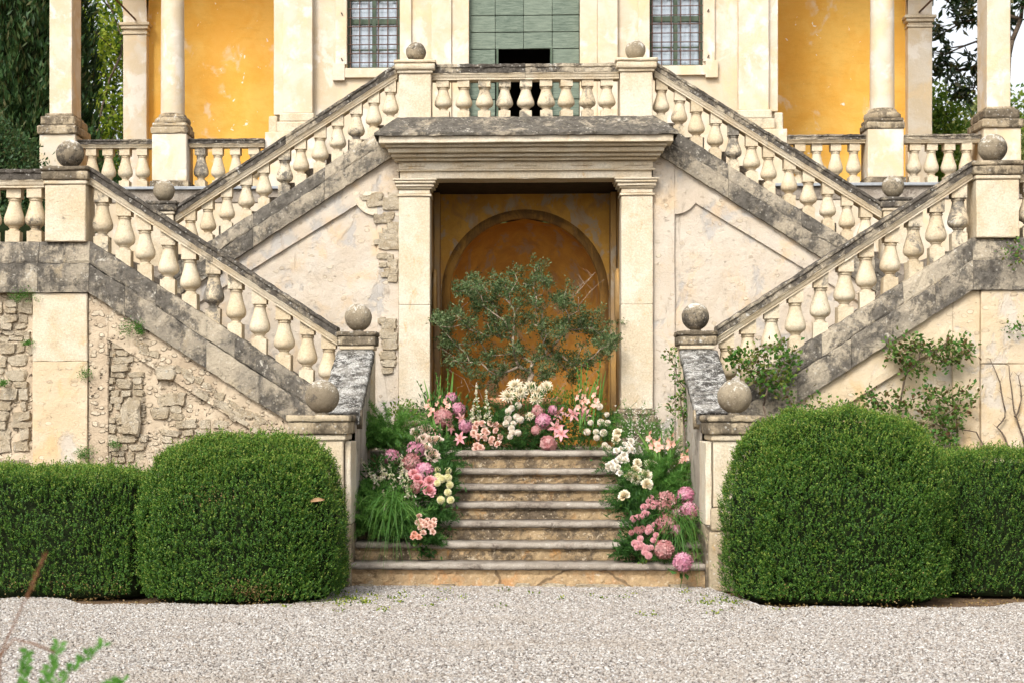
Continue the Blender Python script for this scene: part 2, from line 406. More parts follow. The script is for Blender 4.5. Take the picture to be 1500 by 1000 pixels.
M['rose_pink'] = leafmat('pink rose petals', (0.72, 0.30, 0.33), (0.78, 0.42, 0.43), (0.70, 0.26, 0.30), trans=0.25)
M['spray_pink'] = leafmat('light pink petals', (0.76, 0.42, 0.45), (0.82, 0.58, 0.58), (0.72, 0.34, 0.40), trans=0.25)
M['spray_peach'] = leafmat('peach petals', (0.80, 0.50, 0.42), (0.84, 0.64, 0.55), (0.76, 0.42, 0.34), trans=0.25)
M['cream_petal'] = leafmat('cream petals', (0.74, 0.66, 0.48), (0.78, 0.73, 0.60), (0.74, 0.58, 0.36), trans=0.25)
M['yellow_petal'] = leafmat('lemon petals', (0.80, 0.76, 0.50), (0.84, 0.82, 0.62), (0.78, 0.72, 0.40), trans=0.25)
M['white_petal'] = leafmat('white petals', (0.82, 0.78, 0.69), (0.85, 0.82, 0.76), (0.80, 0.68, 0.60), trans=0.25)
M['lily'] = leafmat('lily petals', (0.72, 0.28, 0.32), (0.78, 0.40, 0.40), (0.80, 0.52, 0.48), trans=0.3)
M['glad'] = leafmat('gladiolus petals', (0.80, 0.33, 0.22), (0.82, 0.44, 0.34), (0.82, 0.54, 0.44), trans=0.3)
M['snap'] = leafmat('snapdragon florets', (0.70, 0.72, 0.48), (0.80, 0.76, 0.62), (0.78, 0.62, 0.54), (0.55, 0.62, 0.30), trans=0.3)
M['stamen'] = simple('brown stamens', (0.30, 0.13, 0.03), (0.45, 0.22, 0.05))
M['dry_leaf'] = simple('dry fallen leaf', (0.24, 0.14, 0.07), (0.34, 0.22, 0.12), 30)
M['seed'] = leafmat('reddish grass seeds', (0.16, 0.065, 0.03), (0.26, 0.12, 0.055), trans=0.3)
M['shoot'] = leafmat('fresh green shoot', (0.07, 0.22, 0.03), (0.13, 0.32, 0.05), trans=0.5)


# ------------------------------------------------------------------ geometry helpers
class G:
    """collects verts and faces; build() links them as ONE mesh object"""
    def __init__(self):
        self.v, self.f = [], []
    def add(self, V, F):
        o = len(self.v)
        self.v.extend([tuple(p) for p in V])
        self.f.extend([tuple(i + o for i in q) for q in F])
        return self
    def box(self, x0, x1, y0, y1, z0, z1):
        V = [(x0, y0, z0), (x1, y0, z0), (x1, y1, z0), (x0, y1, z0), (x0, y0, z1), (x1, y0, z1), (x1, y1, z1), (x0, y1, z1)]
        return self.add(V, [(0, 3, 2, 1), (4, 5, 6, 7), (0, 1, 5, 4), (1, 2, 6, 5), (2, 3, 7, 6), (3, 0, 4, 7)])
    def rbox(self, x0, x1, y0, y1, z0, z1, bev=0.012, jit=0.0025, cell=0.25, chip=0.0, seed=None):
        """box with worn rounded edges: lattice on its surface, corners pulled in, slight jitter"""
        rs = random.Random(seed if seed is not None else random.random())
        def ticks(a, b):
            bb = min(bev, (b - a) * 0.3)
            n = max(1, min(14, int(round((b - a - 2 * bb) / cell))))
            return [a, a + bb] + [a + bb + (b - a - 2 * bb) * i / n for i in range(1, n)] + [b - bb, b]
        T = (ticks(x0, x1), ticks(y0, y1), ticks(z0, z1))
        lo = (x0, y0, z0); hi = (x1, y1, z1)
        idx = {}; V = []; F = []
        def vid(i, j, k):
            key = (i, j, k)
            if key in idx:
                return idx[key]
            p = [T[0][i], T[1][j], T[2][k]]
            c = [min(max(p[a], T[a][1]), T[a][-2]) for a in range(3)]
            d = [p[a] - c[a] for a in range(3)]
            nz = [a for a in range(3) if abs(d[a]) > 1e-9]
            if len(nz) > 1:
                L = math.sqrt(len(nz))
                e = 1.0 if not chip else 1.0 - rs.random() ** 3 * chip
                p = [c[a] + d[a] / L * e for a in range(3)]
            p = [p[a] + rs.uniform(-jit, jit) for a in range(3)]
            idx[key] = len(V); V.append(tuple(p)); return idx[key]
        nx, ny, nz_ = len(T[0]), len(T[1]), len(T[2])
        for i in range(nx - 1):
            for j in range(ny - 1):
                F.append((vid(i, j, 0), vid(i, j + 1, 0), vid(i + 1, j + 1, 0), vid(i + 1, j, 0)))
                F.append((vid(i, j, nz_ - 1), vid(i + 1, j, nz_ - 1), vid(i + 1, j + 1, nz_ - 1), vid(i, j + 1, nz_ - 1)))
            for k in range(nz_ - 1):
                F.append((vid(i, 0, k), vid(i + 1, 0, k), vid(i + 1, 0, k + 1), vid(i, 0, k + 1)))
                F.append((vid(i, ny - 1, k), vid(i, ny - 1, k + 1), vid(i + 1, ny - 1, k + 1), vid(i + 1, ny - 1, k)))
        for j in range(ny - 1):
            for k in range(nz_ - 1):
                F.append((vid(0, j, k), vid(0, j, k + 1), vid(0, j + 1, k + 1), vid(0, j + 1, k)))
                F.append((vid(nx - 1, j, k), vid(nx - 1, j + 1, k), vid(nx - 1, j + 1, k + 1), vid(nx - 1, j, k + 1)))
        return self.add(V, F)
    def sweep(self, prof, x0, x1, slope=0.0, cell=0.12, jit=0.003, seed=None):
        """closed (y, z) profile pushed along x; slope shears it, so the ends stay vertical"""
        rs = random.Random(seed if seed is not None else random.random())
        n = max(1, int(round(abs(x1 - x0) / cell)))
        m = len(prof); V = []; F = []
        for i in range(n + 1):
            x = x0 + (x1 - x0) * i / n
            for (y, z) in prof:
                V.append((x, y + rs.uniform(-jit, jit), z + slope * (x - x0) + rs.uniform(-jit, jit)))
        for i in range(n):
            for j in range(m):
                a, b = i * m + j, i * m + (j + 1) % m
                F.append((a, b, b + m, a + m))
        F.append(tuple(range(m))[::-1]); F.append(tuple(n * m + j for j in range(m)))
        return self.add(V, F)
    def lathe(self, prof, cx=0, cy=0, z0=0, seg=16, jit=0.0):
        V = []; F = []
        for (r, z) in prof:
            for k in range(seg):
                a = 2 * math.pi * k / seg
                rr = r + random.uniform(-jit, jit)
                V.append((cx + rr * math.cos(a), cy + rr * math.sin(a), z0 + z))
        for i in range(len(prof) - 1):
            for k in range(seg):
                a, b = i * seg + k, i * seg + (k + 1) % seg
                F.append((a, b, b + seg, a + seg))
        F.append(tuple(range(seg))[::-1]); F.append(tuple((len(prof) - 1) * seg + k for k in range(seg)))
        return self.add(V, F)
    def tube(self, pts, r0, r1=None, seg=5):
        r1 = r0 if r1 is None else r1
        pts = [Vector(p) for p in pts]; n = len(pts); V = []; F = []
        for i, p in enumerate(pts):
            d = (pts[min(i + 1, n - 1)] - pts[max(i - 1, 0)])
            if d.length < 1e-6:
                d = Vector((0, 0, 1))
            q = d.normalized().to_track_quat('Z', 'Y')
            r = r0 + (r1 - r0) * i / max(1, n - 1)
            for k in range(seg):
                a = 2 * math.pi * k / seg
                V.append(p + q @ Vector((r * math.cos(a), r * math.sin(a), 0)))
        for i in range(n - 1):
            for k in range(seg):
                a, b = i * seg + k, i * seg + (k + 1) % seg
                F.append((a, b, b + seg, a + seg))
        F.append(tuple(range(seg))[::-1]); F.append(tuple((n - 1) * seg + k for k in range(seg)))
        return self.add(V, F)
    def mesh(self, name, mats, smooth=False):
        me = bpy.data.meshes.new(name)
        me.from_pydata(self.v, [], self.f)
        for m in (mats if isinstance(mats, (list, tuple)) else [mats]):
            me.materials.append(m)
        if smooth:
            me.polygons.foreach_set('use_smooth', [True] * len(me.polygons))
        me.update()
        return me
    def build(self, name, mats, parent=None, smooth=False, loc=None):
        return link(name, self.mesh(name, mats, smooth), parent, loc)


def link(name, data, parent=None, loc=None):
    o = bpy.data.objects.new(name, data)
    COL.objects.link(o)
    if parent is not None:
        o.parent = parent
    if loc is not None:
        o.location = loc
    return o


def smooth_by_angle(me, deg=35):
    me.polygons.foreach_set('use_smooth', [True] * len(me.polygons))
    bm = bmesh.new(); bm.from_mesh(me)
    for e in bm.edges:
        if len(e.link_faces) == 2 and e.calc_face_angle(0) > R(deg):
            e.smooth = False
    bm.to_mesh(me); bm.free()


def npmesh(name, V, F, mat, parent=None, smooth=False):
    """V (n,3), F (m,k) uniform faces -> one object"""
    V = np.asarray(V, dtype=np.float32); F = np.asarray(F, dtype=np.int32)
    me = bpy.data.meshes.new(name)
    k = F.shape[1]
    me.vertices.add(len(V)); me.vertices.foreach_set('co', V.ravel())
    me.loops.add(F.size); me.loops.foreach_set('vertex_index', F.ravel())
    me.polygons.add(len(F))
    me.polygons.foreach_set('loop_start', np.arange(0, F.size, k, dtype=np.int32))
    me.polygons.foreach_set('loop_total', np.full(len(F), k, dtype=np.int32))
    me.update(calc_edges=True)
    me.materials.append(mat)
    if smooth:
        me.polygons.foreach_set('use_smooth', np.ones(len(F), dtype=bool))
    return link(name, me, parent)


def thing(name, label, cat, group=None, loc=(0, 0, 0)):
    o = bpy.data.objects.new(name, None)
    COL.objects.link(o)
    o.empty_display_size = 0.1
    o['label'] = label; o['category'] = cat
    if group:
        o['group'] = group
    o.location = loc
    return o


def tag(o, label=None, cat=None, group=None, kind=None):
    for k, v in (('label', label), ('category', cat), ('group', group), ('kind', kind)):
        if v:
            o[k] = v
    return o


def put(name, data, parent, x, y, z, rz=0.0, sc=None):
    """another part that shares mesh data"""
    o = link(name, data, parent, (x, y, z))
    if rz:
        o.rotation_euler = (0, 0, rz)
    if sc is not None:
        o.scale = sc if isinstance(sc, (tuple, list)) else (sc, sc, sc)
    return o


def wallgrid(x0, x1, zb, zt, y, cell=0.09, amp=0.012, freq=2.5, seed=0.0, facing=-1):
    """upright wall sheet between height curves zb(x) and zt(x), uneven by amp"""
    g = G()
    nx = max(1, int(abs(x1 - x0) / cell))
    hmax = max(zt(x0) - zb(x0), zt(x1) - zb(x1), 0.1)
    nz = max(1, int(hmax / cell))
    V = []; F = []
    for i in range(nx + 1):
        x = x0 + (x1 - x0) * i / nx
        a, b = zb(x), max(zt(x), zb(x) + 0.004)
        for k in range(nz + 1):
            z = a + (b - a) * k / nz
            d = mnoise.fractal(Vector((x * freq + seed, z * freq, seed)), 0.7, 2.1, 4) * amp
            V.append((x, y + d, z))
    for i in range(nx):
        for k in range(nz):
            a = i * (nz + 1) + k
            q = (a, a + nz + 1, a + nz + 2, a + 1)
            F.append(q if facing < 0 else q[::-1])
    return g.add(V, F)


# ------------------------------------------------------------------ repeated stone meshes
def baluster_mesh(h, s, slope, square_half):
    """urn baluster: square plinth, bulb low on the shaft, square head; plinth and head cut to the slope"""
    g = G()
    sh = square_half
    pb, pt = 0.20 * h, 0.80 * h
    def block(z0, z1, cut0, cut1):
        V = []
        for (zz, cut) in ((z0, cut0), (z1, cut1)):
            for (sx, sy) in ((-1, -1), (1, -1), (1, 1), (-1, 1)):
                V.append((sx * sh, sy * sh, zz + (slope * sx * sh if cut else 0)))
        g.add(V, [(0, 3, 2, 1), (4, 5, 6, 7), (0, 1, 5, 4), (1, 2, 6, 5), (2, 3, 7, 6), (3, 0, 4, 7)])
    block(-0.03, pb, True, False)
    block(pt + 0.02 * h, h + 0.03, False, True)
    prof = [(0.070, 0.200), (0.072, 0.225), (0.056, 0.235), (0.054, 0.262), (0.066, 0.272), (0.066, 0.288), (0.078, 0.300),
            (0.104, 0.325), (0.119, 0.365), (0.123, 0.405), (0.120, 0.450), (0.110, 0.505), (0.097, 0.565), (0.085, 0.625),
            (0.075, 0.685), (0.069, 0.735), (0.068, 0.765), (0.078, 0.771), (0.080, 0.783), (0.072, 0.790), (0.080, 0.822)]
    g.lathe([(r * s, z * h) for r, z in prof], seg=18)
    me = g.mesh('baluster', M['baluster'])
    smooth_by_angle(me, 32)
    return me


def ball_mesh(r):
    g = G()
    n = 18
    prof = []
    for i in range(n + 1):
        a = -math.pi / 2 + math.pi * i / n
        prof.append((max(0.004, r * math.cos(a)), r * math.sin(a)))
    g.lathe(prof, seg=28)
    V = []
    for p in g.v:
        d = 1 + 0.03 * mnoise.fractal(Vector(p) * 9.0, 0.8, 2.0, 4)
        V.append(tuple(c * d for c in p))
    g.v = V
    g.lathe([(r * 0.42, -r * 1.12), (r * 0.42, -r * 1.02), (r * 0.36, -r * 0.9)], seg=16)
    return g.mesh('ball', M['ball'], True)


BALL = ball_mesh(0.168)


def stone_variants(n=12):
    out = []
    for i in range(n):
        bm = bmesh.new()
        bmesh.ops.create_cube(bm, size=1.0)
        bmesh.ops.subdivide_edges(bm, edges=bm.edges[:], cuts=2, use_grid_fill=True)
        rs = random.Random(100 + i)
        pw = rs.uniform(3.5, 8.0)
        off = Vector((rs.uniform(0, 50), rs.uniform(0, 50), rs.uniform(0, 50)))
        for v in bm.verts:
            p = v.co * 2
            k = (abs(p.x) ** pw + abs(p.y) ** pw + abs(p.z) ** pw) ** (1 / pw)
            q = p / k * 0.5
            d = mnoise.noise_vector(q * 2.4 + off) * 0.17 + mnoise.noise_vector(q * 5 + off) * 0.085
            v.co = q + Vector((d.x, d.y * 0.35, d.z))
            v.co.y = max(v.co.y, -0.36 + d.x * 0.25)
        me = bpy.data.meshes.new('stone')
        bm.to_mesh(me); bm.free()
        me.materials.append(M['rubble'])
        smooth_by_angle(me, 24)
        out.append(me)
    return out


STONES = stone_variants()


def lay_stone(parent, x, y, z, w, d, h, rot=0.0, name='stone'):
    o = link(name, random.choice(STONES), parent, (x, y, z))
    o.scale = (w, d, h)
    o.rotation_euler = (random.uniform(-.06, .06), rot, random.uniform(-.06, .06))
    return o


# rail profiles: (y, z) with the front at negative y
def rail_prof(w, t):
    a = w
    top = [(-a * 0.90, t * 0.42), (-a * 0.90, t * 0.74), (-a, t * 0.80), (-a, t * 0.96), (-a * 0.93, t),
           (a * 0.93, t), (a, t * 0.96), (a, t * 0.80), (a * 0.90, t * 0.74), (a * 0.90, t * 0.42)]
    bed = [(-a * 0.66, 0), (-a * 0.66, t * 0.10), (-a * 0.72, t * 0.14), (-a * 0.80, t * 0.32), (-a * 0.86, t * 0.36), (-a * 0.86, t * 0.415),
           (a * 0.86, t * 0.415), (a * 0.86, t * 0.36), (a * 0.80, t * 0.32), (a * 0.72, t * 0.14), (a * 0.66, t * 0.10), (a * 0.66, 0)]
    return top, bed


def rail_run(parent, y, x0, x1, z_under0, slope, w, t, seglen=1.15):
    """handrail of several stones from x0 to x1 (underside height z_under0 at x0)"""
    top, bed = rail_prof(w, t)
    n = max(1, int(round(abs(x1 - x0) / seglen)))
    sg = 1 if x1 > x0 else -1
    for i in range(n):
        a = x0 + (x1 - x0) * i / n
        b = x0 + (x1 - x0) * (i + 1) / n - sg * 0.004
        zz = z_under0 + slope * (a - x0)
        dz = random.uniform(-0.003, 0.003)
        ax, bx, z = (a, b, zz) if a < b else (b, a, zz + slope * (b - a))
        g = G().sweep([(y + p, z + q + dz) for p, q in top], ax, bx, slope, 0.055, 0.0062)
        g.build('rail_stone', M['grey'], parent)
        g = G().sweep([(y + p, z + q + dz) for p, q in bed], ax, bx, slope, 0.15, 0.002)
        g.build('rail_moulding', M['cream'], parent)


def pier(name, label, group, x, y, w, d, z0, ztop, cap_h, over, ball_r=None, shaft_mat='cream', cap_mat='cap', base=None, chamfer=None, y_cap=None):
    """square stone pier: shaft, moulded cap in three tiers and a ball on a small neck"""
    t = thing(name, label, 'stone pier', group, (x, y, z0))
    H = ztop - z0
    hw, hd = w / 2, d / 2
    zc = H - cap_h
    z_base = 0.0
    if base:
        bw, bh = base
        G().rbox(-hw - bw, hw + bw, -hd - bw, hd + bw, 0, bh * 0.72, 0.02, 0.004, 0.2, 0.5).build('plinth', M[cap_mat], t, True)
        G().rbox(-hw - bw * 0.5, hw + bw * 0.5, -hd - bw * 0.5, hd + bw * 0.5, bh * 0.723, bh, 0.018, 0.003, 0.2).build('base_moulding', M[cap_mat], t, True)
        z_base = bh + 0.002
    G().rbox(-hw, hw, -hd, hd, z_base, zc, 0.012, 0.0025, 0.16, 0.4).build('shaft', M[shaft_mat], t, False)
    g = G()
    c = t.children
    o1, o2, o3 = over * 0.35, over * 0.8, over
    G().rbox(-hw - o1, hw + o1, -hd - o1, hd + o1, zc + 0.002, zc + cap_h * 0.24, 0.012, 0.002, 0.14).build('necking', M['cream'], t, True)
    G().rbox(-hw - o2, hw + o2, -hd - o2, hd + o2, zc + cap_h * 0.243, zc + cap_h * 0.74, 0.016, 0.003, 0.10, 0.4).build('cap', M[cap_mat], t, True)
    G().rbox(-hw - o3, hw + o3, -hd - o3, hd + o3, zc + cap_h * 0.743, H, 0.014, 0.005, 0.07, 0.6).build('cap_slab', M[cap_mat], t, True)
    if ball_r:
        o = put('ball', BALL, t, 0, 0 if y_cap is None else y_cap, H + ball_r * 1.08, random.uniform(0, 6), ball_r / 0.168)
    return t


# ================================================================== ground
gd = G()
gd.add([(-300, -40, -0.03), (300, -40, -0.03), (300, 400, -0.03), (-300, 400, -0.03)], [(0, 1, 2, 3)])
tag(gd.build('ground', M['soil']), kind='structure')
def bed_edge(x):
    """far edge of the gravel: it runs up to the steps and stops in front of the hedges"""
    a = abs(x)
    if a < 1.75:
        e = 17.02
    elif a < 4.05:
        e = 17.02 - min(1.0, (a - 1.75) / 0.35) * 1.72
    else:
        e = 15.3 + min(1.0, (a - 4.05) / 0.3) * 0.45
    return e + 0.05 * math.sin(x * 5.3) + 0.03 * math.sin(x * 13.1)
V = []; F = []
xs = [-9 + 0.1 * i for i in range(181)]
ny = 28
for i, x in enumerate(xs):
    for j in range(ny + 1):
        y = 1.0 + (bed_edge(x) - 1.0) * (j / ny)
        z = 0.004 + 0.012 * mnoise.noise(Vector((x * 0.8, y * 0.8, 3)))
        V.append((x, y, z))
for i in range(len(xs) - 1):
    for j in range(ny):
        a = i * (ny + 1) + j
        F.append((a, a + ny + 1, a + ny + 2, a + 1))
bed = G().add(V, F).build('gravel_path', M['gravel_bed'], None, True)
tag(bed, kind='structure')
# the terrace level behind the stairs
tag(G().add([(-120, 24.6, 3.50), (120, 24.6, 3.50), (120, 140, 3.50), (-120, 140, 3.50)], [(0, 1, 2, 3)]).build('terrace', M['turf']), kind='structure')

# ================================================================== central steps
STEP_Z = [0.236, 0.414, 0.601, 0.775, 0.946, 1.103, 1.292]
stairs = thing('stone_steps', 'flight of seven worn stone steps leading up to the niche between the flower banks', 'steps', None, (0, 17.0, 0))
stairs_off = Vector((0, -17.0, 0))
def under(o, root):
    """keep world coordinates of a mesh built in place when it goes under a thing"""
    o.parent = root
    o.matrix_parent_inverse = Matrix.Translation(-root.location)
    return o
zprev = -0.05
for i, z in enumerate(STEP_Z):
    y0 = 17.0 + 0.38 * i
    g = G()
    rz = z - 0.062
    hgt = rz - zprev
    prof = [(y0 + 0.055, zprev), (y0 + 0.052, zprev + hgt * 0.25), (y0 + 0.05, zprev + hgt * 0.5), (y0 + 0.052, zprev + hgt * 0.78), (y0 + 0.036, rz - 0.012), (y0 + 0.03, rz),
            (y0 + 0.44, rz), (y0 + 0.44, zprev)]
    g.sweep(prof, -1.755, 1.755, 0, 0.045, 0.005, seed=i)
    rise = under(g.build('step', M['step_low' if i == 0 else 'step']), stairs)
    sag = G()
    tp = [(y0 + 0.024, z - 0.062), (y0 + 0.006, z - 0.056), (y0 - 0.004, z - 0.040), (y0 - 0.004, z - 0.022), (y0 + 0.004, z - 0.008), (y0 + 0.022, z), (y0 + 0.2, z - 0.003), (y0 + 0.45, z), (y0 + 0.45, z - 0.061)]
    sag.sweep(tp, -(1.765 if i < 2 else 1.75), 1.765 if i < 2 else 1.75, 0, 0.05, 0.0045, seed=50 + i)
    tr = sag.build('tread', M['tread'], None, True)
    tr.parent = rise
    tr.matrix_parent_inverse = Matrix.Translation(-stairs.location)
    tr.matrix_parent_inverse = (Matrix.Translation(stairs.location) @ rise.matrix_parent_inverse).inverted() @ Matrix.Identity(4)
    zprev = z - 0.004
under(G().rbox(-1.75, 1.75, 19.73, 21.7, 1.0, 1.29, 0.01, 0.002, 0.3).build('landing', M['tread']), stairs)
# pale footing stones at the foot of the lowest step
for k in range(17):
    x = random.uniform(-0.1, 0.9) if k < 11 else random.uniform(-1.6, 1.6)
    under(lay_stone(None, x, 17.02 + random.uniform(-0.03, 0.0), 0.012, random.uniform(0.09, 0.17), 0.09, random.uniform(0.04, 0.07)), stairs)

# ================================================================== the two sides
def lower_string_bot(a): return 3.083 - 0.645 * (4.965 - a)
def lower_string_top(a): return 3.667 - 0.645 * (4.957 - a)
def lower_rail_top(a): return 4.515 - 0.6485 * (4.96 - a)
def lower_panel(a): return 2.53 - 0.63 * (4.72 - a)
def up_rail_top(a): return 6.065 - 0.635 * (a - 1.607)
def up_string_top(a): return 5.165 - 0.63 * (a - 1.92)
def up_string_bot(a): return 4.72 - 0.64 * (a - 1.92)
def up_panel(a): return 4.316 - 0.611 * (a - 2.092)
LOW_X = [2.259, 2.502, 2.765, 3.043, 3.307, 3.577, 3.834, 4.089, 4.356, 4.607, 4.853]
UP_X = [1.688, 1.900, 2.122, 2.355, 2.590, 2.812, 3.029, 3.279, 3.520, 3.760, 3.995, 4.219]
LOW_BAL = {s: baluster_mesh(0.637, 0.98, 0.645 * s, 0.084) for s in (-1, 1)}
LOW_BAL[0] = baluster_mesh(0.618, 1.0, 0.0, 0.084)
UP_BAL = {s: baluster_mesh(0.512, 0.86, -0.633 * s, 0.073) for s in (-1, 1)}
UP_BAL[0] = baluster_mesh(0.482, 0.88, 0.0, 0.075)
LOG_BAL = baluster_mesh(0.60, 0.88, 0.0, 0.075)
SIDE = {-1: 'left', 1: 'right'}
def loose(o):
    """set by hand: a little out of true, never two quite alike"""
    o.rotation_euler = (R(random.gauss(0, .8)), R(random.gauss(0, .7)), R(random.gauss(0, 2.5)))
    k = random.uniform(.965, 1.03)
    o.scale = (k, k, 1.0)
    o.location.x += random.uniform(-.008, .008); o.location.y += random.uniform(-.008, .008)
    return o


def sprism(parent, name, mat, prof, a0, a1, s, slope, z0, cell=0.09, jit=0.003, smooth=False):
    """profile pushed from |x|=a0 to a1 on side s; z0 is the height at a0, slope = dz/d|x|"""
    if s > 0:
        g = G().sweep([(y, z + z0) for y, z in prof], a0, a1, slope, cell, jit)
    else:
        g = G().sweep([(y, z + z0 + slope * (a1 - a0)) for y, z in prof], -a1, -a0, -slope, cell, jit)
    return g.build(name, mat, parent, smooth)


def sbox(parent, name, mat, s, a0, a1, y0, y1, z0, z1, bev=0.01, jit=0.002, cell=0.2, chip=0.3):
    x0, x1 = (a0, a1) if s > 0 else (-a1, -a0)
    return G().rbox(x0, x1, y0, y1, z0, z1, bev, jit, cell, chip).build(name, mat, parent)


def swall(parent, name, mat, s, a0, a1, zb, zt, y, cell=0.07, amp=0.012, freq=2.5):
    x0, x1 = (a0, a1) if s > 0 else (-a1, -a0)
    return wallgrid(x0, x1, lambda x: zb(abs(x)), lambda x: zt(abs(x)), y, cell, amp, freq, 3.0 * s).build(name, mat, parent, True)


for s in (-1, 1):
    sd = SIDE[s]
    wall_mat = M['wall_l'] if s < 0 else M['wall_r']
    # ---- sloping wall beside the central steps
    rw = thing('stair_side_wall', f'{sd} low wall sloping down beside the central steps under a lichen covered coping', 'wall', 'side walls of the central steps')
    m0, m1 = (2.42 - 1.715) / (19.39 - 17.58), 1.715
    def rz(y): return m1 + m0 * (y - 17.58)
    g = G()
    n = 26
    V = []; F = []
    prof = [(1.715, -0.11), (1.715, -0.015), (1.735, 0.0), (1.85, 0.006), (1.99, 0.006), (2.115, 0.0), (2.135, -0.015), (2.135, -0.11)]
    for i in range(n + 1):
        y = 17.58 + (19.395 - 17.58) * i / n
        for (a, dz) in prof:
            V.append((s * (a + random.uniform(-.006, .006)), y, rz(y) + dz + random.uniform(-.005, .005)))
    mm = len(prof)
    for i in range(n):
        for j in range(mm):
            a, b = i * mm + j, i * mm + (j + 1) % mm
            F.append((a, b, b + mm, a + mm))
    F.append(tuple(range(mm))); F.append(tuple(n * mm + j for j in range(mm)))
    g.add(V, F).build('coping', M['ramp'], rw, True)
    for (a, nm) in ((1.755, 'inner_face'), (2.10, 'outer_face')):
        V = []; F = []
        ny_, nz_ = 26, 22
        for i in range(ny_ + 1):
            y = 17.5 + 1.9 * i / ny_
            for k in range(nz_ + 1):
                z = -0.03 + (rz(y) - 0.06) * k / nz_
                V.append((s * (a + 0.014 * mnoise.fractal(Vector((y * 3, z * 3, a * s)), .7, 2, 4)), y, z))
        for i in range(ny_):
            for k in range(nz_):
                q = i * (nz_ + 1) + k
                F.append((q, q + nz_ + 1, q + nz_ + 2, q + 1))
        G().add(V, F).build(nm, M['wall_in'], rw, True)
    g = G()
    V = []; F = []
    for k in range(17):
        an = 2 * math.pi * k / 16
        V += [(s * 1.70, 17.74 + 0.085 * math.cos(an), 1.655 + 0.10 * math.sin(an)), (s * 2.0, 17.74 + 0.085 * math.cos(an), 1.655 + 0.10 * math.sin(an))]
    for k in range(16):
        F.append((2 * k, 2 * k + 1, 2 * k + 3, 2 * k + 2))
    F.append(tuple(2 * k for k in range(16))); F.append(tuple(2 * k + 1 for k in range(16))[::-1])
    g.add(V, F).build('scroll', M['cap'], rw)

    # ---- piers
    pier('stair_pier', f'tall {sd} front pier with a ball beside the lowest steps', 'piers topped with stone balls', s * 2.055, 17.22, 0.49, 0.64, -0.02, 1.70, 0.25, 0.066, 0.170, base=(0.045, 0.82))
    fp = [o for o in bpy.data.objects if o.get('label', '') == f'tall {sd} front pier with a ball beside the lowest steps'][0]
    for (z0_, z1_, mt_) in ((-0.03, 0.62, 'cap'), (0.623, 1.44, 'pale')):
        under(sbox(None, 'corner_strip', M[mt_], s, 1.742, 1.80, 16.965, 17.56, z0_, z1_, 0.012, 0.003, 0.12), fp)
    pier('stair_pier', f'{sd} inner pier with a ball at the head of the sloping coping beside the niche', 'piers topped with stone balls', s * 1.912, 19.60, 0.36, 0.40, 1.25, 2.632, 0.205, 0.046, 0.155)
    pier('stair_pier', f'{sd} outer corner pier with a ball at the turn of the lower stair balustrade', 'piers topped with stone balls', s * 5.235, 19.62, 0.47, 0.44, 3.66, 4.512, 0.205, 0.045, 0.160)
    pier('stair_pier', f'small {sd} pier with a dark ball at the foot of the upper stair rail', 'piers topped with stone balls', s * 4.56, 21.62, 0.30, 0.32, 3.50, 4.365, 0.17, 0.05, 0.137, cap_mat='grey')
    pier('stair_pier', f'{sd} balcony pier with a ball above the doorway of the niche', 'piers topped with stone balls', s * 1.372, 21.60, 0.40, 0.38, 5.37, 6.092, 0.165, 0.062, 0.126, shaft_mat='pale', cap_mat='cream')

    # ---- lower flight wall
    lf = thing('stair_wall', ('left lower stair wall of crumbling rubble and render behind the clipped hedges' if s < 0 else 'right lower stair wall of smooth ochre washed render behind the clipped hedges'), 'stair wall', 'lower stair walls')
    lowp = [(19.402, 0), (19.398, 0.10), (19.398, 0.22), (19.405, 0.318), (19.42, 0.328), (19.8, 0.328), (19.8, 0)]
    upp = [(19.43, 0.332), (19.425, 0.36), (19.437, 0.44), (19.45, 0.53), (19.47, 0.578), (19.50, 0.587), (19.78, 0.587), (19.78, 0.332)]
    for k, (a0, a1) in enumerate(((2.14, 3.02), (3.024, 3.62), (3.624, 4.55), (4.554, 4.963))):
        sprism(lf, 'string_stone', M['string'], lowp, a0, a1, s, 0.645, lower_string_bot(a0) + random.uniform(-.006, .006), 0.055, 0.0062)
    for k, (a0, a1) in enumerate(((2.14, 3.3), (3.304, 4.2), (4.204, 4.963))):
        sprism(lf, 'string_stone', M['string'], upp, a0, a1, s, 0.645, lower_string_bot(a0) + random.uniform(-.006, .006), 0.055, 0.0062)
    for k, (a0, a1) in enumerate(((4.967, 5.55), (5.554, 6.6), (6.604, 8.0), (8.004, 9.4))):
        sprism(lf, 'string_stone', M['string'], lowp, a0, a1, s, 0, 3.083, 0.09, 0.004)
        sprism(lf, 'string_stone', M['string'], upp, a0, a1, s, 0, 3.083, 0.09, 0.004)
    # raised render band under the string, recessed panel below it
    bandp = [(19.472, 0), (19.468, 0.1), (19.470, 0.2), (19.466, 0.3), (19.47, 0.42), (19.7, 0.42), (19.7, 0)]
    sprism(lf, 'render_band', wall_mat, bandp, 2.16, 4.752, s, 0.63, lower_panel(2.16), 0.05, 0.006 if s < 0 else 0.002)
    swall(lf, 'panel', wall_mat, s, 2.0, 4.80, lambda a: -0.05, lambda a: lower_panel(a) + 0.05, 19.525, 0.06, 0.03 if s < 0 else 0.010, 2.6)
    sbox(lf, 'render_strip', wall_mat, s, 4.755, 4.988 if s < 0 else 5.058, 19.468, 19.6, -0.03, 3.08, 0.012, 0.004 if s < 0 else 0.002, 0.1)
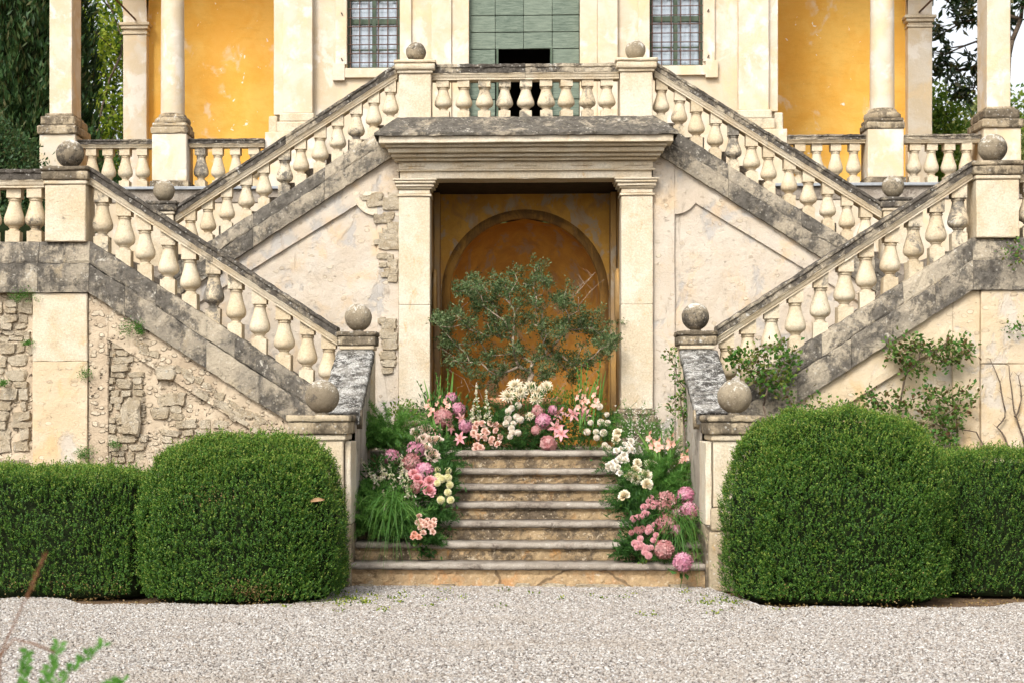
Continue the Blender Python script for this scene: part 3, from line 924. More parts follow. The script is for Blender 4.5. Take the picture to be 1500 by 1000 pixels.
    if s < 0:
        for (z0, z1) in ((-0.03, 2.30), (2.303, 3.075)):
            sbox(lf, 'pilaster_block', M['wall_r' if z0 < 1 else 'cream'], s, 4.99, 5.62, 19.43, 19.7, z0, z1, 0.01, 0.003, 0.12, 0.4)
    else:
        for (z0, z1) in ((-0.03, 2.26), (2.264, 3.075)):
            sbox(lf, 'pilaster_block', wall_mat, s, 5.06, 5.75, 19.43, 19.7, z0, z1, 0.01, 0.002, 0.15, 0.2)
    swall(lf, 'wall_face', wall_mat, s, 5.5, 9.4, lambda a: -0.05, lambda a: 3.09, 19.54, 0.08, 0.03 if s < 0 else 0.008)
    # steps of the flight and the landing it reaches
    nst = 13
    for k in range(nst):
        a0 = 2.13 + k * 0.218
        z1 = 1.292 + (k + 1) * 0.1735
        sbox(lf, 'step', M['tread'], s, a0, a0 + 0.25 if k < nst - 1 else 5.0, 19.82, 21.44, z1 - 0.18, z1, 0.01, 0.001, 0.6)
    sbox(lf, 'landing', M['tread'], s, 5.003, 9.4, 19.82, 24.62, 3.40, 3.548, 0.01, 0.001, 0.6)
    sbox(lf, 'landing', M['tread'], s, 4.45, 5.0, 21.45, 24.62, 3.40, 3.548, 0.01, 0.001, 0.6)

    # ---- lower balustrade
    lb = thing('stair_balustrade', f'{sd} lower stair balustrade with urn balusters climbing outward from the landing', 'balustrade', 'stone balustrades')
    rail_run(lb, 19.60, s * 2.14, s * 4.985, lower_rail_top(2.14) - 0.205, 0.6485 * s, 0.175, 0.205)
    rail_run(lb, 19.60, s * 5.50, s * 9.3, 4.490 - 0.205, 0.0, 0.175, 0.205)
    for a in LOW_X:
        loose(put('baluster', LOW_BAL[s], lb, s * a, 19.60, lower_string_top(a) - 0.002))
    for k in range(14):
        loose(put('baluster', LOW_BAL[0], lb, s * (5.63 + 0.26 * k), 19.60, 3.668))

    # ---- upper flight wall
    uf = thing('stair_wall', f'{sd} upper stair wall rising to the balcony beside the niche', 'stair wall', 'upper stair walls')
    ulow = [(21.402, 0), (21.398, 0.10), (21.402, 0.225), (21.415, 0.235), (21.8, 0.235), (21.8, 0)]
    uup = [(21.425, 0.238), (21.42, 0.26), (21.43, 0.34), (21.45, 0.42), (21.475, 0.44), (21.78, 0.447), (21.78, 0.238)]
    for (a0, a1) in ((1.60, 2.5), (2.504, 3.4), (3.404, 4.3), (4.304, 5.2)):
        sprism(uf, 'string_stone', M['string'], ulow, a0, a1, s, -0.635, up_string_bot(a0) + random.uniform(-.006, .006), 0.055, 0.006)
        sprism(uf, 'string_stone', M['string'], uup, a0, a1, s, -0.635, up_string_bot(a0) + random.uniform(-.006, .006), 0.055, 0.006)
    ubp = [(21.472, 0), (21.468, 0.1), (21.470, 0.2), (21.47, 0.33), (21.7, 0.33), (21.7, 0)]
    sprism(uf, 'render_band', M['wall_up'], ubp, 1.852, 5.2, s, -0.611, up_panel(1.852), 0.06, 0.002)
    sbox(uf, 'render_strip', M['wall_up'], s, 1.578, 1.85, 21.47, 21.7, 1.2, 4.93, 0.008, 0.002, 0.12)
    swall(uf, 'panel', M['wall_up'], s, 1.80, 5.3, lambda a: 1.0, lambda a: min(4.7, up_panel(a) + 0.12), 21.512, 0.07, 0.014)
    # scalloped corner of the panel
    V = []; F = []
    cx, cz, rr = 1.85, 4.47, 0.30
    pts = [(cx, cz), ] + [(cx + rr * math.cos(t_), cz - rr * math.sin(t_)) for t_ in [math.pi / 2 * i / 12 for i in range(13)]]
    for yy in (21.468, 21.6):
        V += [(s * px_, yy, pz_) for px_, pz_ in pts]
    kk = len(pts)
    F = [tuple(range(kk)), tuple(range(kk, 2 * kk))[::-1]] + [(i, (i + 1) % kk, kk + (i + 1) % kk, kk + i) for i in range(kk)]
    G().add(V, F).build('scallop', M['pale'] if s < 0 else M['wall_up'], uf)
    if s < 0:
        # masonry laid bare beside the portal
        for (px_, pz_, w_, h_) in ((1.70, 2.82, .20, .13), (1.72, 2.70, .19, .13), (1.685, 2.565, .20, .15), (1.71, 2.43, .21, .12), (1.70, 2.33, .20, .09), (1.72, 2.24, .15, .08), (1.79, 2.86, .1, .08), (1.63, 2.66, .07, .1)):
            lay_stone(uf, s * px_, 21.47, pz_, w_, 0.10, h_)
        for k in range(40):
            pz_ = random.uniform(3.35, 4.55)
            ax = random.uniform(1.62, 1.80) if pz_ < 3.9 else random.uniform(1.62, 1.62 + 0.55 * (pz_ - 3.75))
            ax = min(ax, 2.12)
            lay_stone(uf, s * ax, 21.475, pz_, random.uniform(.08, .2), 0.085, random.uniform(.06, .13))
    for k in range(10):
        a1 = 4.45 - k * 0.275
        z1 = 3.548 + (k + 1) * 0.181
        sbox(uf, 'step', M['tread'], s, a1 - 0.30 if k < 9 else 1.70, a1, 21.82, 23.6, z1 - 0.19, z1, 0.01, 0.001, 0.6)

    # ---- upper balustrade
    ub = thing('stair_balustrade', f'{sd} upper stair balustrade with a blackened sloping rail leading to the balcony', 'balustrade', 'stone balustrades')
    rail_run(ub, 21.62, s * 1.60, s * 4.40, up_rail_top(1.60) - 0.187, -0.635 * s, 0.155, 0.187, 1.4)
    for a in UP_X:
        loose(put('baluster', UP_BAL[s], ub, s * a, 21.62, up_string_top(a) - 0.004))

# rubble stones set in the left lower wall
def stones_in(parent, a0, a1, zf, z0, y, dens, seed, hmax=0.16, mix=0.35):
    """uneven courses: big and small stones, bedded in mortar to a different depth each"""
    rs = random.Random(seed)
    z = z0
    while z < 3.1:
        h = rs.uniform(0.06, hmax)
        a = a0 + rs.uniform(0, 0.08)
        while a < a1:
            w = rs.uniform(0.07, 0.26)
            if a + w > a1 + 0.03:
                break
            if z + h < zf(a) - 0.02 and z + h < zf(a + w) - 0.02:
                patch = mnoise.noise(Vector((a * 2.1, z * 2.1, seed))) * 0.5 + 0.5
                if rs.random() < dens * (0.45 + patch * 1.1):
                    parts = [(0.0, h)]
                    if h > 0.10 and w < 0.16 and rs.random() < mix:
                        k = rs.uniform(.4, .6); parts = [(0, h * k - .004), (h * k + .004, h * (1 - k))]
                    for (dz, hh) in parts:
                        lay_stone(parent, -(a + w / 2), y + rs.uniform(0.012, 0.045), z + dz + hh / 2 + rs.uniform(-.008, .008), w * rs.uniform(.92, 1.06), rs.uniform(0.09, 0.13), hh * rs.uniform(0.85, 1.1), rs.uniform(-.16, .16))
            a += w + rs.uniform(-0.004, 0.03)
        z += h + rs.uniform(-0.004, 0.016)
LW = [o for o in bpy.data.objects if o.get('label', '').startswith('left lower stair wall')][0]
random.seed(21)
stones_in(LW, 4.30, 4.97, lambda a: lower_string_bot(a) - 0.16, 0.92, 19.50, 0.95, 3, 0.13)
stones_in(LW, 2.5, 4.28, lambda a: lower_panel(a) - 0.02, 0.92, 19.508, 0.80, 4)
stones_in(LW, 5.63, 7.0, lambda a: 3.08, 0.92, 19.52, 0.90, 5, 0.17)
lay_stone(LW, -4.09, 19.49, 2.175, 0.23, 0.13, 0.17)
lay_stone(LW, -4.49, 19.47, 1.66, 0.22, 0.12, 0.40)
for k in range(34):       # stones showing through the band under the string
    a = random.uniform(2.9, 4.4)
    z = lower_panel(a) + random.uniform(0.02, 0.20)
    lay_stone(LW, -a, 19.476, z, random.uniform(.08, .2), 0.06, random.uniform(.045, .09), 0.52 + random.uniform(-.2, .2))

# ---- balcony balustrade
tb = thing('balcony_balustrade', 'level balcony balustrade with nine urn balusters over the niche in front of the green door', 'balustrade', 'stone balustrades')
rail_run(tb, 21.60, -1.165, 1.165, 6.05 - 0.187, 0.0, 0.15, 0.187, 1.2)
for a in (-1.02, -0.77, -0.512, -0.258, 0.0, 0.258, 0.512, 0.77, 1.02):
    loose(put('baluster', UP_BAL[0], tb, a, 21.60, 5.383))

# ================================================================== portal and niche
gp = thing('grotto_portal', 'stone portal with moulded cornice framing the ochre painted niche', 'portal', None, (0, 21.5, 1.29))
def gput(g, name, mat, smooth=False):
    return under(g.build(name, mat, None, smooth), gp)
# weathered cornice top, sloping on three sides
def hip(z0, z1, a0, a1, y0, y1, yb):
    n = 40
    V = []; F = []
    rows = [(a0, y0, z0 - 0.035), (a0, y0, z0)] + [(a0 + (a1 - a0) * t_, y0 + (y1 - y0) * t_, z0 + (z1 - z0) * t_) for t_ in (.2, .4, .6, .8, 1)] + [(a1, yb, z1)]
    for (a, y, z) in rows:
        for i in range(n + 1):
            k = -1 + 2 * i / n
            V.append((a * k + random.uniform(-.004, .004), y + random.uniform(-.008, .008), z + random.uniform(-.007, .007)))
    for r in range(len(rows) - 1):
        for i in range(n):
            q = r * (n + 1) + i
            F.append((q, q + 1, q + n + 2, q + n + 1))
    g = G().add(V, F)
    for sg in (-1, 1):
        VV = [(sg * a, y, z) for a, y, z in rows] + [(sg * a, yb, z) for a, y, z in rows]
        m = len(rows)
        g.add(VV, [(i, i + 1, m + i + 1, m + i) for i in range(m - 1)])
    return g
gput(hip(5.118, 5.385, 1.845, 1.59, 20.95, 21.42, 21.8), 'cornice_slope', M['string'])
tiers = [('corona', 5.002, 5.088, 1.79, 20.99, 'pale'), ('cyma', 4.965, 5.000, 1.72, 21.08, 'pale'), ('cyma', 4.905, 4.963, 1.69, 21.14, 'cream'), ('cyma', 4.862, 4.903, 1.655, 21.22, 'pale'),
         ('bed_moulding', 4.825, 4.860, 1.62, 21.29, 'cream'), ('frieze', 4.725, 4.823, 1.575, 21.365, 'pale'), ('architrave', 4.612, 4.722, 1.56, 21.385, 'pale')]
for nm, z0, z1, a, y, mt in tiers:
    gput(G().rbox(-a, a, y, 21.78, z0, z1, 0.009, 0.003, 0.08, 0.5), nm, M[mt])
gput(G().rbox(-1.60, 1.60, 21.345, 21.4, 4.705, 4.7235, 0.004, 0.001, 0.1), 'fillet', M['cream'])
for cx in (-1.385, -0.69, 0.0, 0.69, 1.36):
    for k in range(5):
        x = cx + (k - 2) * 0.056
        gput(G().box(x - 0.019, x + 0.019, 21.345, 21.37, 4.765, 4.800), 'gutta', M['cream'])
for s in (-1, 1):
    def gb_(name, a0, a1, y0, y1, z0, z1, mt='pale', **k):
        return under(sbox(None, name, M[mt], s, a0, a1, y0, y1, z0, z1, **k), gp)
    for (z0, z1) in ((1.765, 3.05), (3.053, 4.395)):
        gb_('pilaster', 1.185, 1.575, 21.40, 21.78, z0, z1, bev=0.008, cell=0.15)
    gb_('astragal', 1.165, 1.595, 21.38, 21.79, 4.397, 4.425, 'cream', bev=0.01)
    gb_('capital_neck', 1.185, 1.575, 21.40, 21.78, 4.427, 4.485)
    gb_('capital', 1.160, 1.595, 21.375, 21.79, 4.487, 4.510, 'cream')
    gb_('capital', 1.135, 1.610, 21.35, 21.80, 4.512, 4.550)
    gb_('capital', 1.110, 1.625, 21.325, 21.81, 4.552, 4.585, 'cream')
    gb_('abacus', 1.095, 1.640, 21.31, 21.82, 4.587, 4.6105)
    gb_('pilaster_base', 1.155, 1.60, 21.37, 21.80, 1.69, 1.762, 'cap', bev=0.02)
    gb_('plinth', 1.13, 1.625, 21.345, 21.82, 1.27, 1.688, 'cap')
    # chamber side wall
    V = []; F = []
    for i in range(25):
        y = 21.76 + 1.26 * i / 24
        for k in range(41):
            z = 1.2 + 3.42 * k / 40
            V.append((s * (1.20 + 0.012 * mnoise.fractal(Vector((y * 2, z * 2, s)), .7, 2, 4)), y, z))
    for i in range(24):
        for k in range(40):
            q = i * 41 + k
            F.append((q, q + 41, q + 42, q + 1))
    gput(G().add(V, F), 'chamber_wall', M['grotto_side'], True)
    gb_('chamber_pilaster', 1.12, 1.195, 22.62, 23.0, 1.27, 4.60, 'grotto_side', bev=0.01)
    # small dark recess in the side wall
    g = G().lathe([(0.001, -0.02), (0.16, -0.02), (0.19, 0.0), (0.19, 0.03), (0.001, 0.03)], seg=20)
    o = g.build('roundel', M['grotto_side'], None)
    o.location = (s * 1.17, 22.25, 3.2); o.rotation_euler = (0, R(90), 0); o.scale = (1.9, 1, 1)
    under(o, gp)
# back wall with an arched niche
NW, NS = 0.99, 3.30
def arch_z(x): return NS + math.sqrt(max(0.0, NW * NW - x * x))
V = []; F = []
for i in range(61):
    x = -NW + 2 * NW * i / 60
    za = arch_z(x)
    for k in range(13):
        z = za + (4.63 - za) * k / 12
        V.append((x, 23.0 + 0.012 * mnoise.fractal(Vector((x * 2, z * 2, 7)), .7, 2, 4), z))
for i in range(60):
    for k in range(12):
        q = i * 13 + k
        F.append((q, q + 13, q + 14, q + 1))
g = G().add(V, F)
for sg in (-1, 1):
    x0, x1 = sorted((sg * NW, sg * 1.22))
    gg = wallgrid(x0, x1, lambda x: 1.2, lambda x: 4.63, 23.0, 0.08, 0.012, 2.0, 7)
    g.add(gg.v, gg.f)
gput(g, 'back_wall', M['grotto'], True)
V = []; F = []
ND = 0.95
for i in range(41):
    a = math.pi * i / 40
    for k in range(45):
        z = 1.2 + (4.29 - 1.2) * k / 44
        if z <= NS:
            r = 1.0
        else:
            r = math.sqrt(max(0.0, 1 - ((z - NS) / NW) ** 2))
        w = 0.012 * mnoise.fractal(Vector((math.cos(a) * 2, z * 2, 2)), .7, 2, 4)
        V.append((-NW * r * math.cos(a) * (1 + w), 23.0 + ND * r * math.sin(a) * (1 + w), z))
for i in range(40):
    for k in range(44):
        q = i * 45 + k
        F.append((q, q + 45, q + 46, q + 1))
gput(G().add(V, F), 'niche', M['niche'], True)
# archivolt: a raised moulding round the niche
V = []; F = []
ring = [(0.0, 23.05), (0.0, 22.985), (0.02, 22.975), (0.085, 22.972), (0.095, 22.985), (0.12, 22.988), (0.13, 23.02)]
path = [(-NW, 1.25 + (NS - 1.25) * i / 10, 0) for i in range(10)] + [None] * 0
pts = [((-1, 0), (-NW, 1.25 + (NS - 1.25) * i / 10)) for i in range(10)]
pts += [((-math.cos(math.pi * i / 40), math.sin(math.pi * i / 40)), (-NW * math.cos(math.pi * i / 40), NS + NW * math.sin(math.pi * i / 40))) for i in range(41)]
pts += [((1, 0), (NW, NS - (NS - 1.25) * i / 10)) for i in range(1, 11)]
for (nx, nz), (x, z) in pts:
    for (d, y) in ring:
        V.append((x + nx * d, y, z + nz * d))
mm = len(ring)
for i in range(len(pts) - 1):
    for j in range(mm - 1):
        q = i * mm + j
        F.append((q, q + 1, q + mm + 1, q + mm))
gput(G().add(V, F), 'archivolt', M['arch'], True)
gput(G().box(-1.25, 1.25, 21.79, 23.7, 4.62, 4.75), 'ceiling', M['ceiling'])
gput(G().box(-1.25, 1.25, 21.7, 23.7, 1.15, 1.275), 'chamber_floor', M['step'])
gput(G().box(-1.72, 1.72, 21.82, 24.93, 5.20, 5.372), 'balcony_floor', M['tread'])

# ================================================================== villa
vl = thing('villa', 'pale plastered villa front with green door, barred windows and open ochre loggias', 'villa', None, (0, 25, 3.5))
def vput(g, name, mat, smooth=False):
    return under(g.build(name, mat, None, smooth), vl)
def vbox(name, x0, x1, y0, y1, z0, z1, mt, bev=0.008, jit=0.0015, cell=0.3, chip=0.2):
    return vput(G().rbox(x0, x1, y0, y1, z0, z1, bev, jit, cell, chip), name, M[mt])
ZT = 11.0
FY = 24.95
wv = G()
def rect(x0, x1, z0, z1):
    wv.add([(x0, FY, z0), (x1, FY, z0), (x1, FY, z1), (x0, FY, z1), (x0, FY + .25, z0), (x1, FY + .25, z0), (x1, FY + .25, z1), (x0, FY + .25, z1)],
           [(0, 1, 2, 3), (0, 4, 5, 1), (1, 5, 6, 2), (2, 6, 7, 3), (3, 7, 4, 0)])
for sg in (-1, 1):
    def rr_(a0, a1, z0, z1):
        rect(*(sorted((sg * a0, sg * a1))), z0, z1)
    rr_(0.80, 1.80, 3.4, ZT); rr_(2.57, 3.62, 3.4, ZT); rr_(1.80, 2.57, 3.4, 6.69); rr_(1.80, 2.57, 9.0, ZT)
rect(-0.80, 0.80, 8.6, ZT)
vput(wv, 'facade_wall', M['villa'])
for sg in (-1, 1):
    def vs(name, a0, a1, y0, y1, z0, z1, mt, **k):
        return vbox(name, *(sorted((sg * a0, sg * a1))), y0, y1, z0, z1, mt, **k)
    vs('corner_strip', 3.49, 3.63, 24.88, 25.3, 6.02, ZT, 'villa_trim')
    vs('pilaster', 3.06, 3.488, 24.80, 24.948, 6.03, ZT, 'villa_trim')
    vs('pilaster_base', 3.03, 3.53, 24.76, 24.947, 5.90, 6.028, 'cream', bev=0.02)
    vs('pilaster_base', 2.99, 3.57, 24.72, 24.946, 5.74, 5.898, 'cream', bev=0.02)
    vs('pilaster_base', 3.572, 3.70, 24.84, 25.3, 5.74, 6.0, 'cream', bev=0.02)
    vs('pilaster_plinth', 2.95, 3.73, 24.68, 25.2, 4.9, 5.738, 'villa_trim')
    vs('door_jamb', 0.80, 1.05, 24.90, 25.1, 5.0, ZT, 'villa_trim')
    vs('door_pilaster', 1.052, 1.34, 24.86, 24.948, 5.0, ZT, 'villa_trim')
    # window with stone surround, sashes, curtains and an iron grille
    wf = vs('window', 2.57, 2.735, 24.90, 25.1, 6.75, 9.0, 'villa_trim')
    wn = wf
    def ws_(name, a0, a1, y0, y1, z0, z1, mt, smooth=False, par=wn):
        o = G().rbox(*(sorted((sg * a0, sg * a1))), y0, y1, z0, z1, 0.004, 0.0005, 0.5).build(name, M[mt])
        o.parent = par
        o.matrix_parent_inverse = (Matrix.Translation(vl.location) @ par.matrix_parent_inverse).inverted()
        return o
    ws_('jamb', 1.635, 1.80, 24.90, 25.1, 6.75, 9.0, 'villa_trim')
    ws_('sill', 1.60, 2.77, 24.885, 25.1, 6.555, 6.69, 'villa_trim')
    ws_('sill_ear', 2.60, 2.775, 24.875, 25.1, 6.515, 6.76, 'villa_trim')
    ws_('sill_ear', 1.595, 1.77, 24.875, 25.1, 6.515, 6.76, 'villa_trim')
    for (a0, a1, z0, z1) in ((1.80, 1.85, 6.69, 9), (2.52, 2.57, 6.69, 9), (2.155, 2.215, 6.69, 9)):
        ws_('sash', a0, a1, 25.06, 25.12, z0, z1, 'green_paint')
    for (z0, z1) in ((6.69, 6.74), (7.36, 7.44)):
        ws_('sash', 1.852, 2.518, 25.065, 25.115, z0, z1, 'green_paint')
    for z0 in (6.98, 7.70):
        ws_('glazing_bar', 1.852, 2.518, 25.075, 25.105, z0, z0 + 0.022, 'green_paint')
    ws_('pane', 1.85, 2.155, 25.088, 25.092, 6.74, 9.0, 'glass')
    ws_('pane', 2.215, 2.52, 25.088, 25.092, 6.74, 9.0, 'glass')
    g = G()
    V = []; F = []
    for i in range(61):
        a = 1.78 + 0.82 * i / 60
        for z in (6.6, 7.8, 9.0):
            V.append((sg * a, 25.14 + 0.014 * math.sin(a * 62) + 0.012 * math.sin(a * 23), z))
    for i in range(60):
        for k in range(2):
            F.append((i * 3 + k, i * 3 + 3 + k, i * 3 + 4 + k, i * 3 + 1 + k))
    o = g.add(V, F).build('curtain', M['curtain'], None, True)
    o.parent = wn; o.matrix_parent_inverse = (Matrix.Translation(vl.location) @ wn.matrix_parent_inverse).inverted()
    for k in range(6):
        a = 1.845 + 0.136 * k
        g = G().tube([(sg * a, 24.985, 6.69), (sg * a, 24.985, 9.0)], 0.0085, seg=5)
        o = g.build('grille_bar', M['iron']); o.parent = wn; o.matrix_parent_inverse = (Matrix.Translation(vl.location) @ wn.matrix_parent_inverse).inverted()
    for k in range(13):
        z = 6.785 + 0.13 * k
        g = G().tube([(sg * 1.79, 24.97, z), (sg * 2.58, 24.97, z)], 0.0085, seg=5)
        o = g.build('grille_bar', M['iron']); o.parent = wn; o.matrix_parent_inverse = (Matrix.Translation(vl.location) @ wn.matrix_parent_inverse).inverted()
    ws_('dark_backing', 1.7, 2.7, 25.4, 25.42, 6.5, 9.1, 'void')  # added dark sheet standing in for the unlit room behind
    for z_ in (6.63 + 0.17, 7.46):
        vput(G().tube([(sg * 2.63, 24.895, z_), (sg * 2.645, 24.87, z_ + 0.03)], 0.009, seg=5), 'iron_hook', M['iron'])
# door of nailed boards, its lower leaf open on a dark hall
dr = vbox('door', -0.80, -0.775, 25.02, 25.1, 5.3, 8.6, 'door')
def dput(g, name, mat):
    o = g.build(name, mat); o.parent = dr
    o.matrix_parent_inverse = (Matrix.Translation(vl.location) @ dr.matrix_parent_inverse).inverted()
    return o
colx = [-0.795, -0.420, -0.010, 0.405, 0.795]
zrow = 6.975
rows = [(zrow + 0.2435 * k, zrow + 0.2435 * (k + 1)) for k in range(6)] + [(zrow - 0.2435 * (k + 1), zrow - 0.2435 * k) for k in range(7)]
for (z0, z1) in rows:
    for c in range(4):
        if z1 <= zrow + 0.01 and c in (1, 2):
            continue
        x0, x1 = colx[c], colx[c + 1]
        dput(G().rbox(x0 + 0.0025, x1 - 0.0025, 25.03 + random.uniform(-.004, .004), 25.08, z0 + 0.005, z1 - 0.005, 0.006, 0.0012, 0.12, 0.5), 'board', M['door'])
for sg in (-1, 1):
    dput(G().box(*(sorted((sg * 0.405, sg * 0.375))), 25.0, 25.1, 5.2, 6.98), 'door_frame', M['green_paint'])
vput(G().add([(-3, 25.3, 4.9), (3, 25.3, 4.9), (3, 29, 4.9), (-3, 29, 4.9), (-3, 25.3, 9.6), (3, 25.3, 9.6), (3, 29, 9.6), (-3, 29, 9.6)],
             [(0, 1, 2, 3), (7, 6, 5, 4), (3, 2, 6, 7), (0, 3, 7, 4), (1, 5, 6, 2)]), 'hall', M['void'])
# loggias on both sides
for sg in (-1, 1):
    def vs(name, a0, a1, y0, y1, z0, z1, mt, **k):
        return vbox(name, *(sorted((sg * a0, sg * a1))), y0, y1, z0, z1, mt, **k)
    vput(wallgrid(*(sorted((sg * 3.55, sg * 6.06))), lambda x: 4.8, lambda x: ZT, 27.6, 0.12, 0.008, 1.5, sg * 5), 'loggia_back_wall', M['ochre'], True)
    vs('loggia_side_wall', 3.40, 3.62, 25.3, 27.6, 4.9, ZT, 'ochre', cell=0.5)
    vs('loggia_floor', 3.0, 7.1, 24.42, 28.0, 4.70, 4.88, 'tread')
    vs('retaining_wall', 1.8, 7.05, 24.44, 24.7, 3.4, 4.70, 'villa')
    vs('ledge', 1.9, 7.1, 24.36, 24.8, 4.882, 4.925, 'lead')
    vs('loggia_beam', 3.4, 7.0, 24.75, 25.25, 10.6, ZT, 'villa_trim')
    vs('loggia_ceiling', 3.4, 7.0, 25.25, 28.0, 10.7, 10.82, 'villa_trim')  # unseen; set high so more skylight reaches the ochre wall
    # respond pilaster, capital, arch and tie rod at the open end
    vs('respond', 6.04, 6.42, 27.42, 27.9, 4.88, 7.76, 'villa_trim', bev=0.01)
    vs('respond_capital', 6.025, 6.435, 27.40, 27.92, 7.762, 7.80, 'cream')
    vs('respond_capital', 6.04, 6.42, 27.42, 27.9, 7.802, 7.845, 'cream')
    vs('respond_capital', 6.01, 6.45, 27.385, 27.93, 7.847, 7.90, 'cream')
    vs('respond_capital', 5.985, 6.475, 27.36, 27.94, 7.902, 7.95, 'cream')
    V = []; F = []
    n = 20
    for i in range(n + 1):
        a = math.pi * i / n
        y = 26.34 + 1.09 * math.cos(a); z = 7.955 + 1.09 * math.sin(a)
        yo = 27.9 if i == 0 else (24.8 if i == n else y)
        for x in (6.04, 6.42):
            V += [(sg * x, y, z), (sg * x, yo if i in (0, n) else y, 9.25)]
    for i in range(n):
        q = i * 4
        F += [(q, q + 4, q + 5, q + 1), (q + 2, q + 3, q + 7, q + 6), (q, q + 2, q + 6, q + 4)]
    g = G().add(V, F)
    g.box(*(sorted((sg * 6.04, sg * 6.42))), 27.43, 27.9, 7.955, 9.25)
    vput(g, 'arch', M['villa_trim'])
    vput(G().tube([(sg * 6.22, 25.25, 8.0), (sg * 6.22, 27.42, 8.0)], 0.016, seg=6), 'tie_rod', M['iron'])
    # round column on its pedestal
    vs('pedestal', 4.83, 5.33, 24.50, 25.0, 5.02, 5.70, 'villa_trim', bev=0.012)
    vs('pedestal_base', 4.80, 5.36, 24.47, 25.03, 4.927, 5.018, 'cap')
    vs('pedestal_cap', 4.81, 5.35, 24.48, 25.02, 5.702, 5.80, 'cap', bev=0.02, jit=0.004, cell=0.1)
    vs('pedestal_cap', 4.83, 5.33, 24.50, 25.0, 5.802, 5.86, 'cap', bev=0.02, jit=0.004, cell=0.1)
    g = G().lathe([(0.25, 5.862), (0.262, 5.89), (0.255, 5.93), (0.225, 5.955), (0.205, 5.965), (0.20, 5.99), (0.18, 6.01)], sg * 5.08, 24.75, 0, 28, 0.002)
    smooth_by_angle(vput(g, 'column_base', M['cap'], True).data, 40)
    g = G().lathe([(0.172, 6.0), (0.170, 6.6), (0.165, 7.6), (0.158, 8.6), (0.152, 10.4), (0.19, 10.42), (0.19, 10.6)], sg * 5.08, 24.75, 0, 28, 0.0012)
    smooth_by_angle(vput(g, 'column', M['villa_trim'], True).data, 40)
    # square pier at the corner
    vs('pedestal', 6.44, 6.96, 24.50, 25.25, 5.02, 5.70, 'villa_trim', bev=0.012)
    vs('pedestal_base', 6.41, 6.99, 24.47, 25.28, 4.927, 5.018, 'cap')
    vs('pedestal_cap', 6.41, 6.99, 24.46, 25.30, 5.702, 5.83, 'cap', bev=0.025, jit=0.004, cell=0.1)
    vs('pedestal_cap', 6.45, 6.95, 24.50, 25.28, 5.832, 5.97, 'cap', bev=0.03, jit=0.004, cell=0.1)
    vs('pedestal_cap', 6.50, 6.91, 24.60, 25.28, 5.972, 6.02, 'cap', bev=0.02, jit=0.004, cell=0.1)
    vs('corner_pier', 6.545, 6.875, 24.72, 25.25, 6.022, 10.6, 'villa_trim', bev=0.012)
    for (xa, xb, wh, xs_) in ((3.735, 4.825, 'inner', (3.90, 4.156, 4.415, 4.668)), (5.335, 6.435, 'outer', (5.51, 5.77, 6.015, 6.258))):
        lg = thing('loggia_balustrade', f'{SIDE[sg]} {wh} loggia balustrade with four urn balusters ' + ('next to the villa front pilaster' if wh == 'inner' else 'between round column and corner pier'), 'balustrade', 'stone balustrades')
        rail_run(lg, 24.74, sg * xa, sg * xb, 5.637 - 0.115, 0.0, 0.15, 0.115, 1.2)
        for a in xs_:
            loose(put('baluster', LOG_BAL, lg, sg * a, 24.74, 4.926))
vput(G().box(-7.2, 7.2, 24.7, 29.0, 11.02, 11.2), 'roof', M['villa_trim'])  # unseen; kept short to throw less shadow on the trees behind


# ================================================================== leaves and growth helpers
def unit(a):
    return a / np.maximum(np.linalg.norm(a, axis=-1, keepdims=True), 1e-9)


def leaf_arrays(P, D, N, L, W, fold=0.25, curl=0.0):
    """one folded four-point leaf per row: base, left, tip, right"""
    n = len(P)
    D = unit(D); S = unit(np.cross(D, N)); U = np.cross(S, D)
    L = np.broadcast_to(np.asarray(L, dtype=float).reshape(-1, 1), (n, 1)); W = np.broadcast_to(np.asarray(W, dtype=float).reshape(-1, 1), (n, 1))
    V = np.empty((n, 4, 3))
    V[:, 0] = P
    V[:, 1] = P + D * L * 0.48 + S * W * 0.5 + U * W * fold
    V[:, 2] = P + D * L - U * L * curl
    V[:, 3] = P + D * L * 0.48 - S * W * 0.5 + U * W * fold
    i = np.arange(n)[:, None] * 4
    F = np.concatenate([i + np.array([[0, 2, 1]]), i + np.array([[0, 3, 2]])], axis=1).reshape(-1, 3)
    return V.reshape(-1, 3), F


def blade_arrays(P, D, droop, L, W, seg=5, rng=RNG):
    """arching ribbons: start P, direction D, falling by droop, length L, width W"""
    n = len(P); D = unit(D)
    t = np.linspace(0, 1, seg + 1)[None, :, None]
    L = np.asarray(L).reshape(-1, 1, 1); W = np.asarray(W).reshape(-1, 1, 1); droop = np.asarray(droop).reshape(-1, 1, 1)
    C = P[:, None, :] + D[:, None, :] * L * t
    C[:, :, 2] -= (droop * L * t ** 2)[:, :, 0]
    S = unit(np.cross(D, np.tile([[0, 0, 1.0]], (n, 1))) + rng.normal(0, .35, (n, 3)))[:, None, :]
    w = W * 0.5 * (np.sin(np.pi * np.clip(t * 0.86 + 0.12, 0, 1)) ** 0.7)
    V = np.stack([C + S * w, C - S * w], axis=2).reshape(n, -1, 3)
    m = 2 * (seg + 1)
    q = np.array([[2 * k, 2 * k + 1, 2 * k + 3, 2 * k + 2] for k in range(seg)])
    F = (np.arange(n)[:, None, None] * m + q[None]).reshape(-1, 4)
    return V.reshape(-1, 3), F


def rand_unit(n, rng=RNG):
    return unit(rng.normal(size=(n, 3)))


